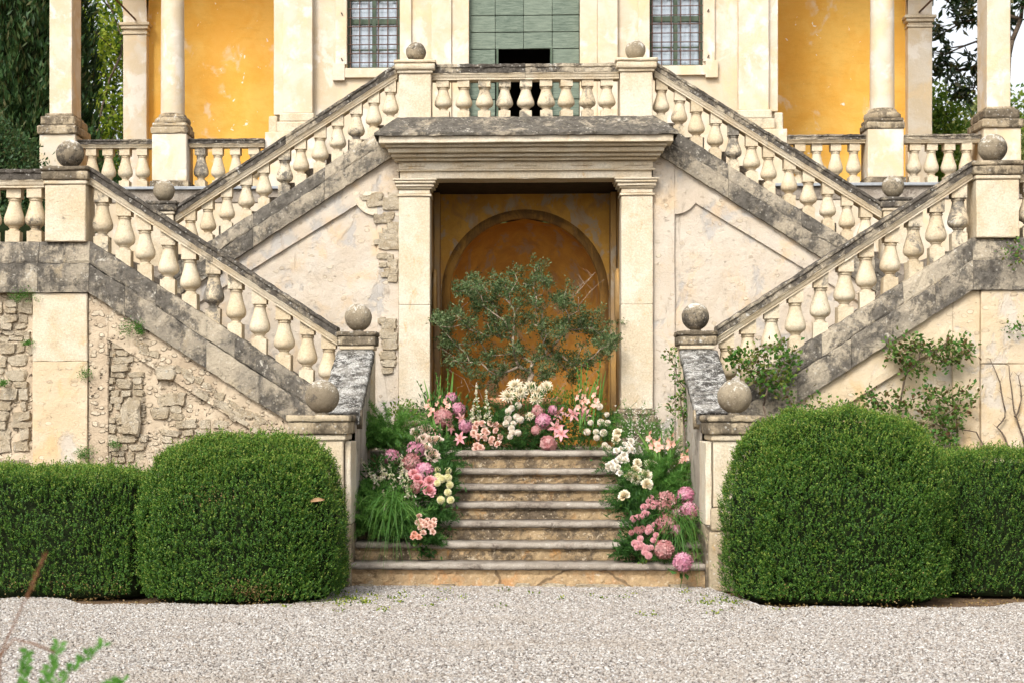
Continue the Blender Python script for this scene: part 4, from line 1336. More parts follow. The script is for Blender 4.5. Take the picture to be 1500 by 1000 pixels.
def grow(parent, mat, base_pts, targets, r_twig=0.004, step=0.1, wob=0.25, seed=0, power=0.42, seg=5, name='branch', trunk_name='trunk', bend=0.35):
    """branch network: each target is joined to the nearest node already grown; radii follow what each node carries"""
    rs = random.Random(seed)
    nodes = [Vector(p) for p in base_pts]; par = [-1] + list(range(len(base_pts) - 1))
    root = nodes[0]
    plen = [0.0]
    for i in range(1, len(nodes)):
        plen.append(plen[-1] + (nodes[i] - nodes[i - 1]).length)
    chains = [list(range(len(nodes)))]
    tips = []
    for tg in sorted([Vector(t) for t in targets], key=lambda v: (v - nodes[-1]).length):
        best, bi = 1e9, 0
        for i, p in enumerate(nodes):
            c = (p - tg).length + bend * plen[i]
            if c < best:
                best, bi = c, i
        p = nodes[bi]; d = tg - p
        n = max(1, int(d.length / step))
        prev = bi; ch = [bi]
        for k in range(1, n + 1):
            q = p + d * (k / n)
            if k < n:
                q += Vector((rs.uniform(-1, 1), rs.uniform(-1, 1), rs.uniform(-1, 1))) * step * wob
                q.z -= math.sin(math.pi * k / n) * d.length * 0.06
            nodes.append(q); par.append(prev); plen.append(plen[prev] + d.length / n)
            prev = len(nodes) - 1; ch.append(prev)
        chains.append(ch); tips.append(prev)
    load = [0.0] * len(nodes)
    for i in tips:
        load[i] += 1
    for i in range(len(nodes) - 1, 0, -1):
        load[par[i]] += load[i]
    rad = [r_twig * max(1.0, l) ** power for l in load]
    g = G(); gt = G()
    for ci, ch in enumerate(chains):
        tgt = gt if ci == 0 else g
        pts = [nodes[i] for i in ch]
        if len(pts) < 2:
            continue
        for k in range(len(pts) - 1):
            ra = rad[ch[k]] if (k > 0 or ci == 0) else rad[ch[1]]
            tgt.tube([pts[k], pts[k + 1]], ra, rad[ch[k + 1]], seg)
    a = gt.build(trunk_name, mat, parent, True)
    b = g.build(name, mat, parent, True) if g.v else None
    return [nodes[i] for i in tips], nodes


def clump_leaves(parent, name, mat, centers, per, spread, L, W, up=0.3, rng=RNG, droop=0.0, outward=None):
    C = np.array([tuple(c) for c in centers])
    n = len(C) * per
    off = rng.normal(0, 1, (n, 3)) * np.asarray(spread)
    P = np.repeat(C, per, axis=0) + off
    D = unit(off + 1e-6) * 0.6 + rand_unit(n, rng) * 0.8
    D[:, 2] += up - droop
    N = rand_unit(n, rng); N[:, 2] += 0.8
    V, F = leaf_arrays(P, D, N, L * rng.uniform(.6, 1.15, n), W * rng.uniform(.7, 1.15, n), 0.18)
    return npmesh(name, V, F, mat, parent)


# ================================================================== clipped box hedges
def hedge(label, cx, cy, a, b, h, nexp, seed, n_shoots, lump=0.03, tip=1.0):
    rng = np.random.default_rng(seed)
    t = thing('box_hedge', label, 'hedge', 'clipped box hedges in front of the stair walls', (cx, cy, 0))
    zc, cz = h * 0.35, h * 0.65
    A = np.array([a, b, cz])
    # points on a box, projected to the rounded body
    w = np.array([2 * a * h * 1.0, 2 * a * 2 * b * 0.8, 2 * b * h * 0.6, 2 * b * h * 0.6, 2 * a * h * 0.25])
    side = rng.choice(5, n_shoots, p=w / w.sum())
    u = rng.uniform(-1, 1, n_shoots); v = rng.uniform(-1, 1, n_shoots)
    P = np.empty((n_shoots, 3))
    P[side == 0] = np.stack([u, -np.ones_like(u), v], 1)[side == 0]
    P[side == 1] = np.stack([u, v, np.ones_like(u)], 1)[side == 1]
    P[side == 2] = np.stack([-np.ones_like(u), u, v], 1)[side == 2]
    P[side == 3] = np.stack([np.ones_like(u), u, v], 1)[side == 3]
    P[side == 4] = np.stack([u, np.ones_like(u), v], 1)[side == 4]
    k = (np.abs(P) ** nexp).sum(1) ** (1 / nexp)
    Q = P / k[:, None]
    Nn = unit(np.sign(Q) * np.abs(Q) ** (nexp - 1) / A)
    X = Q * A
    X[:, 2] += zc
    lum = np.array([mnoise.fractal(Vector((x[0] * 1.7 + seed, x[1] * 1.7, x[2] * 1.7)), 0.8, 2.0, 3) for x in X])
    lum2 = np.array([mnoise.fractal(Vector((x[0] * 6 + seed, x[1] * 6, x[2] * 6)), 0.8, 2.0, 3) for x in X])
    X += Nn * (lum * lump * 1.5 + lum2 * 0.018)[:, None]
    keep = X[:, 2] > 0.03
    X, Nn = X[keep], Nn[keep]
    n = len(X)
    # depth scatter
    X -= Nn * np.abs(rng.normal(0, 0.03, n))[:, None]
    LPS = 9
    D = unit(Nn * 0.55 + np.array([0, 0, 0.9]) + rng.normal(0, .28, (n, 3)))
    ln = rng.uniform(0.03, 0.065, n) * tip
    long_ = rng.random(n) < 0.10
    ln[long_] *= 1.9
    j = (np.arange(LPS) / (LPS - 1))
    PP = (X[:, None, :] + D[:, None, :] * (ln[:, None] * j[None])[:, :, None]).reshape(-1, 3)
    DD = np.repeat(D, LPS, axis=0)
    m = len(PP)
    rd = rand_unit(m, rng)
    rd -= DD * (rd * DD).sum(1, keepdims=True)
    LD = unit(DD * rng.uniform(.3, .9, (m, 1)) + unit(rd))
    NN = unit(DD + rng.normal(0, .4, (m, 3)))
    V, F = leaf_arrays(PP, LD, NN, rng.uniform(.011, .020, m), rng.uniform(.0075, .0125, m), 0.12)
    o = npmesh('foliage', V, F, M['box'], t)
    # new growth: paler leaves at shoot ends, massed on top to paint skylight there
    pick = rng.random(n) < (0.16 + 0.62 * np.clip(Nn[:, 2], 0, 1))
    XT = X[pick] + D[pick] * ln[pick][:, None]
    k5 = 6
    PT = np.repeat(XT, k5, axis=0) + np.repeat(D[pick], k5, axis=0) * np.tile(np.linspace(-.012, .022, k5), len(XT))[:, None]
    DT = np.repeat(D[pick], k5, axis=0) * .8 + rand_unit(len(PT), rng) * .75
    V, F = leaf_arrays(PT, DT, rand_unit(len(PT), rng) + np.array([0, -.2, .5]), rng.uniform(.012, .021, len(PT)), rng.uniform(.008, .013, len(PT)), .12)
    npmesh('young_lit_tips', V, F, M['box_tip'], t)
    # near-black hull closing the gaps between the leaves
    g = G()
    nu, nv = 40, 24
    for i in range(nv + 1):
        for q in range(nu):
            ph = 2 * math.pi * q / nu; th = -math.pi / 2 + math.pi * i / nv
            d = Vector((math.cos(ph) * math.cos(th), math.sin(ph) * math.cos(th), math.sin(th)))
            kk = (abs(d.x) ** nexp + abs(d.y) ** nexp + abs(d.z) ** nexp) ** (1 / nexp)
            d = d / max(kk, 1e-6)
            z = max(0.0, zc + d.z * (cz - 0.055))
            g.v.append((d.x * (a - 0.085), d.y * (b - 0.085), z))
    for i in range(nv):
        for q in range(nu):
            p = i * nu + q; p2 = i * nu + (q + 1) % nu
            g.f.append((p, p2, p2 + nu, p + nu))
    g.build('dark_core', M['box_core'], t, True)
    return t, rng


def dead_patch(t, rng, pts):
    C = np.array(pts)
    n = len(C)
    V, F = leaf_arrays(C, rand_unit(n, rng) + np.array([0, -.5, .3]), rand_unit(n, rng), rng.uniform(.012, .024, n), rng.uniform(.009, .014, n), 0.15)
    npmesh('dry_leaves', V, F, M['box_dead'], t)


h1, r1 = hedge('large left box hedge with rounded shoulders and a dry patch at its foot', -2.655, 16.10, 0.945, 0.80, 1.46, 2.75, 1, 22000, 0.045)
h2, r2 = hedge('large right box hedge, tallest and with the most domed top', 2.85, 16.20, 1.045, 0.72, 1.70, 2.6, 2, 23000, 0.06)
h3, r3 = hedge('low left box hedge running out of the frame', -5.25, 16.42, 1.75, 0.62, 1.15, 6.0, 3, 19000, 0.045)
h4, r4 = hedge('low right box hedge partly behind the domed one', 4.95, 17.0, 1.15, 0.66, 1.29, 6.0, 4, 14000, 0.05, 1.25)
dead_patch(h1, r1, [(0.15 + r1.normal(0, .16), -0.785 - abs(r1.normal(0, .014)) + 0.45 * max(0, .15 - zz), zz) for zz in np.abs(r1.normal(0.13, .07, 420))])
dead_patch(h1, r1, [(-0.12 + r1.normal(0, .14), -0.80 + abs(r1.normal(0, .02)), 0.97 + r1.normal(0, .045)) for zz in range(110)])
dead_patch(h3, r3, [(r3.uniform(.4, 1.6), -0.632 - abs(r3.normal(0, .01)), zz) for zz in np.abs(r3.normal(0.12, .06, 160))])
dead_patch(h4, r4, [(r4.uniform(-.9, .8), -0.668 - abs(r4.normal(0, .01)), zz) for zz in np.abs(r4.normal(0.10, .05, 90))])
dead_patch(h2, r2, [(r2.uniform(-.8, .9), -0.69 - abs(r2.normal(0, .012)), zz) for zz in np.abs(r2.normal(0.12, .1, 70))])

# a dry leaf resting on the left hedge, weeds and litter at the hedge feet
def curled_leaf(name, label, loc, L, W, rot):
    g = G()
    V = []; F = []
    for i in range(9):
        t_ = i / 8
        for k in range(5):
            s_ = (k - 2) / 2
            w = W * 0.5 * math.sin(math.pi * min(1, t_ * 0.95 + 0.05)) ** 0.8
            V.append((L * (t_ - .5), s_ * w, 0.35 * W * s_ * s_ + 0.12 * L * math.sin(t_ * 3.1)))
    for i in range(8):
        for k in range(4):
            q = i * 5 + k
            F.append((q, q + 5, q + 6, q + 1))
    o = g.add(V, F).build(name, M['dry_leaf'], None, True, loc)
    o.rotation_euler = rot
    return tag(o, label, 'leaf')
curled_leaf('fallen_leaf', 'dry brown leaf lying on the right shoulder of the large left hedge', (-1.89, 15.40, 0.93), 0.13, 0.045, (R(50), R(-6), R(4)))
tuft_pts = []
for k in range(130):
    if k < 75:
        tuft_pts.append((random.gauss(-1.62, .3), 15.75 + random.gauss(0, .28), 0.0))
    elif k < 105:
        tuft_pts.append((random.gauss(1.75, .14), 15.7 + random.gauss(0, .3), 0.0))
    else:
        tuft_pts.append((random.uniform(-1.8, 2.4), random.uniform(14.6, 16.6), 0.012))
clump = clump_leaves(None, 'ground_weeds', M['tree_leaf'], tuft_pts, 14, (.03, .03, .012), .03, .02, 0.5)
tag(clump, kind='stuff')
lit = [(random.choice((-1, 1)) * random.uniform(1.7, 5.6), 15.2 + abs(random.gauss(0, .25)), 0.006) for k in range(420)]
lit = [(x, y + (0.45 if abs(x) > 3.9 else 0.0), z) for x, y, z in lit]
tag(clump_leaves(None, 'leaf_litter', M['box_dead'], lit, 3, (.06, .05, .004), .026, .016, 0.0), kind='stuff')

# ================================================================== gravel: loose pebbles over the bed
def gravel():
    ng = bpy.data.node_groups.new('loose pebbles', 'GeometryNodeTree')
    ng.interface.new_socket('Geometry', in_out='INPUT', socket_type='NodeSocketGeometry')
    ng.interface.new_socket('Geometry', in_out='OUTPUT', socket_type='NodeSocketGeometry')
    N = ng.nodes; Lk = ng.links
    gi = N.new('NodeGroupInput'); go = N.new('NodeGroupOutput')
    ds = N.new('GeometryNodeDistributePointsOnFaces')
    ds.inputs['Density'].default_value = 3800
    ds.inputs['Seed'].default_value = 3
    Lk.new(gi.outputs[0], ds.inputs['Mesh'])
    join = N.new('GeometryNodeJoinGeometry')
    for k, sc in enumerate(((1.0, .8, .55), (1.2, .75, .6), (.9, .9, .7), (1.35, .8, .5), (1.0, .65, .65))):
        ic = N.new('GeometryNodeMeshIcoSphere'); ic.inputs['Subdivisions'].default_value = 2; ic.inputs['Radius'].default_value = 0.5
        sp = N.new('GeometryNodeSetPosition')
        nz = N.new('ShaderNodeTexNoise'); nz.noise_dimensions = '4D'; nz.inputs['W'].default_value = k * 7.3; nz.inputs['Scale'].default_value = 2.2; nz.inputs['Detail'].default_value = 1
        sub = N.new('ShaderNodeVectorMath'); sub.operation = 'SUBTRACT'; sub.inputs[1].default_value = (.5, .5, .5)
        scl = N.new('ShaderNodeVectorMath'); scl.operation = 'SCALE'; scl.inputs['Scale'].default_value = 0.7
        Lk.new(nz.outputs['Color'], sub.inputs[0]); Lk.new(sub.outputs[0], scl.inputs[0]); Lk.new(scl.outputs[0], sp.inputs['Offset'])
        Lk.new(ic.outputs['Mesh'], sp.inputs['Geometry'])
        tr = N.new('GeometryNodeTransform'); tr.inputs['Scale'].default_value = sc
        Lk.new(sp.outputs[0], tr.inputs[0])
        gti = N.new('GeometryNodeGeometryToInstance')
        Lk.new(tr.outputs[0], gti.inputs[0]); Lk.new(gti.outputs[0], join.inputs[0])
    ip = N.new('GeometryNodeInstanceOnPoints')
    ip.inputs['Pick Instance'].default_value = True
    Lk.new(ds.outputs['Points'], ip.inputs['Points']); Lk.new(join.outputs[0], ip.inputs['Instance'])
    ri = N.new('FunctionNodeRandomValue'); ri.data_type = 'INT'
    ri.inputs[4].default_value = 0; ri.inputs[5].default_value = 4
    Lk.new(ri.outputs[2], ip.inputs['Instance Index'])
    rr = N.new('FunctionNodeRandomValue'); rr.data_type = 'FLOAT_VECTOR'
    rr.inputs[0].default_value = (-.5, -.5, 0); rr.inputs[1].default_value = (.5, .5, 6.28)
    Lk.new(rr.outputs[0], ip.inputs['Rotation'])
    rs_ = N.new('FunctionNodeRandomValue'); rs_.data_type = 'FLOAT'
    rs_.inputs[2].default_value = 0.008; rs_.inputs[3].default_value = 0.024; rs_.inputs['Seed'].default_value = 5
    Lk.new(rs_.outputs[1], ip.inputs['Scale'])
    sm = N.new('GeometryNodeSetMaterial'); sm.inputs['Material'].default_value = M['pebble']
    Lk.new(ip.outputs[0], sm.inputs[0])
    Lk.new(sm.outputs[0], go.inputs[0])
    # the scatter sheet follows the visible part of the path
    V = []; F = []
    n = 90
    for i in range(n + 1):
        x = -6.6 + 13.0 * i / n
        for j in range(14):
            y = 10.6 + (bed_edge(x) - 10.6 + 0.06) * j / 13
            V.append((x, y, 0.010))
    for i in range(n):
        for j in range(13):
            q = i * 14 + j
            F.append((q, q + 14, q + 15, q + 1))
    V2 = [v for v in V]
    keepF = [f for f in F if all(abs(V2[k][0] + 0.1 - (-0.042) * 0) < V2[k][1] * 0.36 + 0.3 for k in f)]
    o = G().add(V2, keepF).build('gravel', M['pebble'])
    md = o.modifiers.new('pebbles', 'NODES'); md.node_group = ng
    return tag(o, kind='stuff')


def pebble_mat():
    t = NT('pebbles')
    r = t.rand()
    c = t.ramp(r, (0.0, (0.15, 0.13, 0.115)), (0.16, (0.24, 0.21, 0.185)), (0.32, (0.33, 0.305, 0.275)), (0.45, (0.29, 0.235, 0.185)), (0.6, (0.43, 0.41, 0.38)), (0.78, (0.36, 0.325, 0.285)), (0.92, (0.60, 0.585, 0.56)), (1.0, (0.24, 0.225, 0.215)))
    c = t.mix(0.3, c, t.ramp(t.noise(160, 3, 0.6), (0.3, 0.55), (0.7, 1.0)), 'MULTIPLY')
    # dust and fines: trodden areas a little browner
    dust = t.step(t.noise(0.55, 5, 0.6, 0.6, t.pos((1, 2.2, 1))), 0.48, 0.66)
    c = t.mix(t.math('MULTIPLY', dust, 0.35), c, (0.30, 0.255, 0.205))
    return t.done(t.principled(c, 0.85, None, 0.2))
M['pebble'] = pebble_mat()
gravel()

# ================================================================== trees behind
def cloud(n, c, r, rng, shell=0.5):
    d = rand_unit(n, rng)
    k = rng.uniform(shell, 1.0, (n, 1)) ** 0.6
    return np.array(c) + d * k * np.array(r)

# cypress at the left
rng = np.random.default_rng(5)
cy = thing('cypress_tree', 'tall dark cypress standing at the far left behind the corner pier', 'tree', 'trees behind the villa', (-8.3, 28.5, 3.5))
G().tube([(0, 0, 0), (0.05, 0, 3), (0, 0.05, 7)], 0.22, 0.06, 8).build('trunk', M['bark'], cy, True)
n = 15000
z = rng.uniform(0.3, 9.0, n); an = rng.uniform(0, 2 * np.pi, n)
lum = 1 + 0.16 * np.sin(an * 5 + z * 1.3) + 0.1 * np.sin(an * 9 - z * 2.7)
rr = 1.36 * lum * rng.uniform(.55, 1.0, n) * np.clip(1.05 - z / 14, .3, 1)
P = np.stack([rr * np.cos(an), rr * np.sin(an), z], 1)
D = np.stack([np.cos(an) * .35, np.sin(an) * .35, np.ones(n)], 1) + rng.normal(0, .25, (n, 3))
PP = np.repeat(P, 6, axis=0) + rng.normal(0, .05, (n * 6, 3)); DD = np.repeat(D, 6, axis=0) + rng.normal(0, .3, (n * 6, 3))
V, F = leaf_arrays(PP, DD, rand_unit(n * 6, rng), rng.uniform(.09, .2, n * 6), rng.uniform(.028, .055, n * 6), .1)
npmesh('crown', V, F, M['cypress'], cy)
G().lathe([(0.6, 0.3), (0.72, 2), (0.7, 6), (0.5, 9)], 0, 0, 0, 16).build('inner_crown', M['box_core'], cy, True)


def broad_tree(label, x, y, z0, h, cr, n_cl, seed, mat, per=60, leaf=0.09, name='broadleaf_tree', low=0.25):
    rng = np.random.default_rng(seed)
    t = thing(name, label, 'tree', 'trees behind the villa', (x, y, z0))
    C = cloud(n_cl, (0, 0, h * (0.5 + low * 0.5)), (cr, cr * .8, h * (0.5 - low * 0.4)), rng, 0.25)
    tips, _ = grow(t, M['bark'], [(0, 0, 0), (0.05, 0, h * .18), (0, 0.05, h * .36)], C, 0.012, 0.35, 0.25, seed)
    clump_leaves(t, 'crown', mat, C, per, (.22, .22, .16), leaf, leaf * .55, 0.1, rng)
    return t

broad_tree('loose sunlit leafy tree seen between the left corner pier and the loggia', -9.2, 36.0, 3.5, 7.6, 2.3, 260, 21, M['tree_leaf'], 80, 0.15)
broad_tree('dark leafy tree behind the left loggia balusters', -8.2, 33.0, 3.5, 3.4, 1.7, 110, 22, M['fern_dark'], 80, 0.10, low=0.1)
broad_tree('narrow green tree against the right end of the loggia', 7.75, 33.0, 3.5, 4.6, 0.5, 110, 23, M['tree_bright'], 90, 0.12, low=0.1)
broad_tree('yellow green shrubby tree behind the right loggia balusters', 9.7, 38.0, 3.5, 5.0, 1.5, 190, 24, M['hill_leaf'], 90, 0.15, low=0.1)
broad_tree('sunlit tree beyond the right corner pier', 13.0, 44.0, 3.5, 6.2, 2.2, 200, 25, M['tree_bright'], 90, 0.17, low=0.1)
# magnolia hanging in from the top right
mg = thing('magnolia_tree', 'glossy dark magnolia hanging its boughs into the sky at the top right', 'tree', 'trees behind the villa', (8.75, 31.5, 3.5))
rng = np.random.default_rng(31)
tg = []
for k in range(34):      # dense upper mass
    tg.append((rng.uniform(-1.55, -.45), rng.normal(0, .25), rng.uniform(4.75, 6.3)))
for px_, pz_ in ((-1.35, 4.5), (-1.25, 4.35), (-1.1, 4.5), (-1.05, 4.3), (-.95, 4.15), (-.8, 4.05), (-.72, 3.9), (-.85, 4.4), (-.6, 4.45), (-.55, 4.25), (-.7, 4.6), (-1.4, 4.7), (-.62, 4.05), (-1.15, 4.65), (-.9, 3.98)):
    tg.append((px_, rng.normal(0, .12), pz_))
for px_, pz_ in ((.1, 5.3), (.18, 5.5), (.05, 5.6), (.3, 5.7), (.2, 5.9)):
    tg.append((px_, rng.normal(0, .15), pz_))
for k in range(26):      # crown above the frame
    tg.append((rng.normal(0, .9), rng.normal(0, .8), rng.uniform(6.2, 8.0)))
tips, _ = grow(mg, M['bark'], [(0.0, 0.3, 0), (-.05, 0.2, 2.2), (0.0, 0, 4.6), (-0.05, 0, 6.4)], tg, 0.010, 0.3, 0.2, 4, 0.4)
n_per = 22
C = np.array([tuple(c) for c in tg]); n = len(C) * n_per
P = np.repeat(C, n_per, axis=0) + rng.normal(0, .05, (n, 3))
D = rand_unit(n, rng); D[:, 2] -= .1
V, F = leaf_arrays(P, D, rand_unit(n, rng) + np.array([0, 0, .8]), rng.uniform(.14, .24, n), rng.uniform(.055, .085, n), .15, .12)
npmesh('crown', V, F, M['magnolia'], mg)
# distant wooded hill
hv = []; hf = []
for i in range(41):
    for j in range(15):
        x = -40 + 160 * i / 40; y = 70 + 6 * j
        zz = 3.0 + 21.0 * (j / 14) ** .6 * (1 + .15 * math.sin(x * .09 + 1)) + 2.0 * mnoise.noise(Vector((x * .07, y * .07, 0)))
        hv.append((x, y, zz))
for i in range(40):
    for j in range(14):
        q = i * 15 + j
        hf.append((q, q + 15, q + 16, q + 1))
tag(G().add(hv, hf).build('hill', M['turf'], None, True), kind='structure')
rng = np.random.default_rng(41)
cs = []
for k in range(900):
    i = rng.integers(0, len(hv)); x, y, zz = hv[i]
    if y < 190:
        cs.append((x + rng.normal(0, 2), y + rng.normal(0, 3), zz + rng.uniform(.3, 2.0)))
tag(clump_leaves(None, 'far_wood', M['hill_leaf'], cs, 120, (1.3, 1.3, .9), .5, .36, 0.2, rng), kind='stuff')
# shrub mass on the landing at the left edge, behind the balustrade
def shrub(label, x, y, z0, rx, ry, rz_, n, seed, mat, leaf=.07, name='shrub'):
    rng = np.random.default_rng(seed)
    t = thing(name, label, 'shrub', None, (x, y, z0))
    C = cloud(n, (0, 0, rz_), (rx, ry, rz_), rng, .55)
    grow(t, M['bark'], [(0, 0, 0), (0, 0, rz_ * .4)], C[: n // 4], 0.008, 0.3, 0.2, seed)
    clump_leaves(t, 'foliage', mat, C, 60, (.11, .11, .11), leaf, leaf * .4, 0.5, rng)
    G().lathe([(rx * .5, 0.05), (rx * .8, rz_ * .6), (rx * .8, rz_ * 1.3), (rx * .35, rz_ * 1.75)], 0, 0, 0, 18).build('inner_core', M['box_core'], t, True)
    return t
shrub('dark green yew-like shrub at the left edge behind the lower balustrade', -7.55, 23.4, 3.55, 0.95, 0.75, 1.12, 620, 51, M['cypress'], .075)
shrub('low dark shrub seen through the leftmost lower balusters', -6.9, 22.3, 3.55, 1.2, 0.4, 0.38, 260, 52, M['cypress'], .07)


# ================================================================== flowers: positions in metres
HYDRANGEAS = [
    (-1.442, 18.411, 1.246, 0.161, 0, 'mauve hydrangea ball leftmost in the left bank above the ferns'),
    (-1.193, 18.538, 1.302, 0.2, 0, 'largest mauve hydrangea ball below the pale roses of the left bank'),
    (-1.222, 18.284, 1.192, 0.175, 1, 'greenish pink hydrangea ball between two mauve ones in the left bank'),
    (-1.073, 18.078, 1.105, 0.18, 0, 'lowest mauve hydrangea ball of the left bank beside the pink roses'),
    (-1.149, 17.788, 0.946, 0.106, 1, 'small dusty pink hydrangea head under the left pink roses'),
    (-0.79, 20.181, 1.758, 0.153, 0, 'bright pink hydrangea ball highest on the left of the landing'),
    (-0.965, 20.074, 1.655, 0.2, 1, 'dusty pink hydrangea ball left of the landing under the gladioli'),
    (-0.7, 19.984, 1.568, 0.143, 0, 'pink hydrangea half hidden by lilies left of the white spikes'),
    (-0.879, 20.313, 1.887, 0.129, 0, 'pink hydrangea behind the left gladioli topmost of the landing flowers'),
    (0.14, 20.165, 1.742, 0.129, 1, 'dusty hydrangea head just below the cream dahlias'),
    (0.202, 20.041, 1.623, 0.168, 0, 'vivid mauve hydrangea ball in the middle right of the landing'),
    (0.252, 19.761, 1.359, 0.173, 1, 'brownish pink hydrangea ball resting on the edge of the top step'),
    (0.315, 20.173, 1.75, 0.104, 0, 'small mauve hydrangea head beside the right lilies'),
    (0.114, 19.926, 1.514, 0.103, 1, 'small reddish hydrangea head under the vivid mauve ball'),
    (1.424, 17.705, 0.808, 0.198, 1, 'large dusty pink hydrangea ball at the top of the right cluster'),
    (1.63, 17.573, 0.732, 0.168, 0, 'vivid pink hydrangea ball nearest the right pier'),
    (1.63, 17.826, 0.879, 0.156, 0, 'topmost pink hydrangea ball behind grass blades by the right pier'),
    (1.516, 17.529, 0.707, 0.098, 0, 'small mauve hydrangea head between the two large right balls'),
    (1.384, 17.353, 0.608, 0.18, 1, 'faded hydrangea ball in the middle of the right cluster'),
    (1.477, 17.26, 0.553, 0.103, 0, 'small pink hydrangea head right of the faded ball'),
    (1.338, 16.98, 0.385, 0.163, 1, 'dark rose hydrangea ball low in the right cluster'),
    (1.501, 16.8, 0.281, 0.168, 0, 'lowest hydrangea ball hanging over the bottom step at right')]
ROSES = [
    (-1.237, 19.081, 1.587, 0.084, 'pale', 'highest pale rose bud of the left bank beside the feathery fern'),
    (-1.111, 18.992, 1.532, 0.098, 'pale', 'large cream rose highest on the right of the pale left group'),
    (-1.209, 18.932, 1.495, 0.094, 'pale', 'cream rose at the left edge of the pale group'),
    (-1.12, 18.82, 1.433, 0.083, 'pale', 'cream rose in the heart of the pale group'),
    (-1.055, 18.781, 1.415, 0.082, 'pale', 'cream rose third from the right in the pale row'),
    (-0.984, 18.789, 1.419, 0.09, 'pale', 'cream rose at the right end of the pale row'),
    (-1.18, 18.749, 1.401, 0.075, 'pale', 'half hidden cream rose above the largest mauve hydrangea'),
    (-1.096, 18.607, 1.337, 0.096, 'pale', 'blush rose touching the right side of the largest mauve hydrangea'),
    (-1.004, 18.433, 1.261, 0.11, 'pale', 'full cream rose alone on dark leaves above the third step'),
    (-1.184, 18.021, 1.085, 0.072, 'pink', 'pink rose left of the lowest left hydrangea'),
    (-1.142, 17.91, 1.04, 0.079, 'pink', 'pink rose tucked under the lowest left hydrangea'),
    (-1.102, 17.834, 0.986, 0.064, 'pink', 'small pink rose bud under the lowest left hydrangea'),
    (-1.009, 17.872, 1.013, 0.086, 'pink', 'light pink rose beside the lemon dahlias'),
    (-1.008, 17.74, 0.92, 0.092, 'pink', 'deep pink rose lowest of the left roses')]
RIGHT_ROSES = [
    (1.324, 18.431, 1.169, 0.088, 'cream', 'cream rose right of the others below the orange gladiolus'),
    (1.147, 18.317, 1.114, 0.08, 'cream', 'cream rose highest left in the middle right bank'),
    (1.257, 18.217, 1.068, 0.08, 'cream', 'cream rose between fern and dark leaves of the right bank'),
    (1.076, 18.174, 1.047, 0.073, 'cream', 'left one of two touching cream roses in the right bank'),
    (1.138, 18.146, 1.034, 0.08, 'cream', 'right one of two touching cream roses in the right bank'),
    (1.251, 18.031, 0.982, 0.079, 'cream', 'greenish cream rose lowest beside the right fern'),
    (0.996, 17.811, 0.875, 0.078, 'cream', 'cream rosebud alone at the left foot of the right fern'),
    (0.996, 19.025, 1.499, 0.068, 'cream', 'cream pompon at the top corner of the right bank'),
    (0.979, 18.93, 1.429, 0.068, 'cream', 'blush pompon just under the top corner of the right bank'),
    (1.182, 18.474, 1.189, 0.059, 'cream', 'small blush rose bud under the white spray of the right bank')]
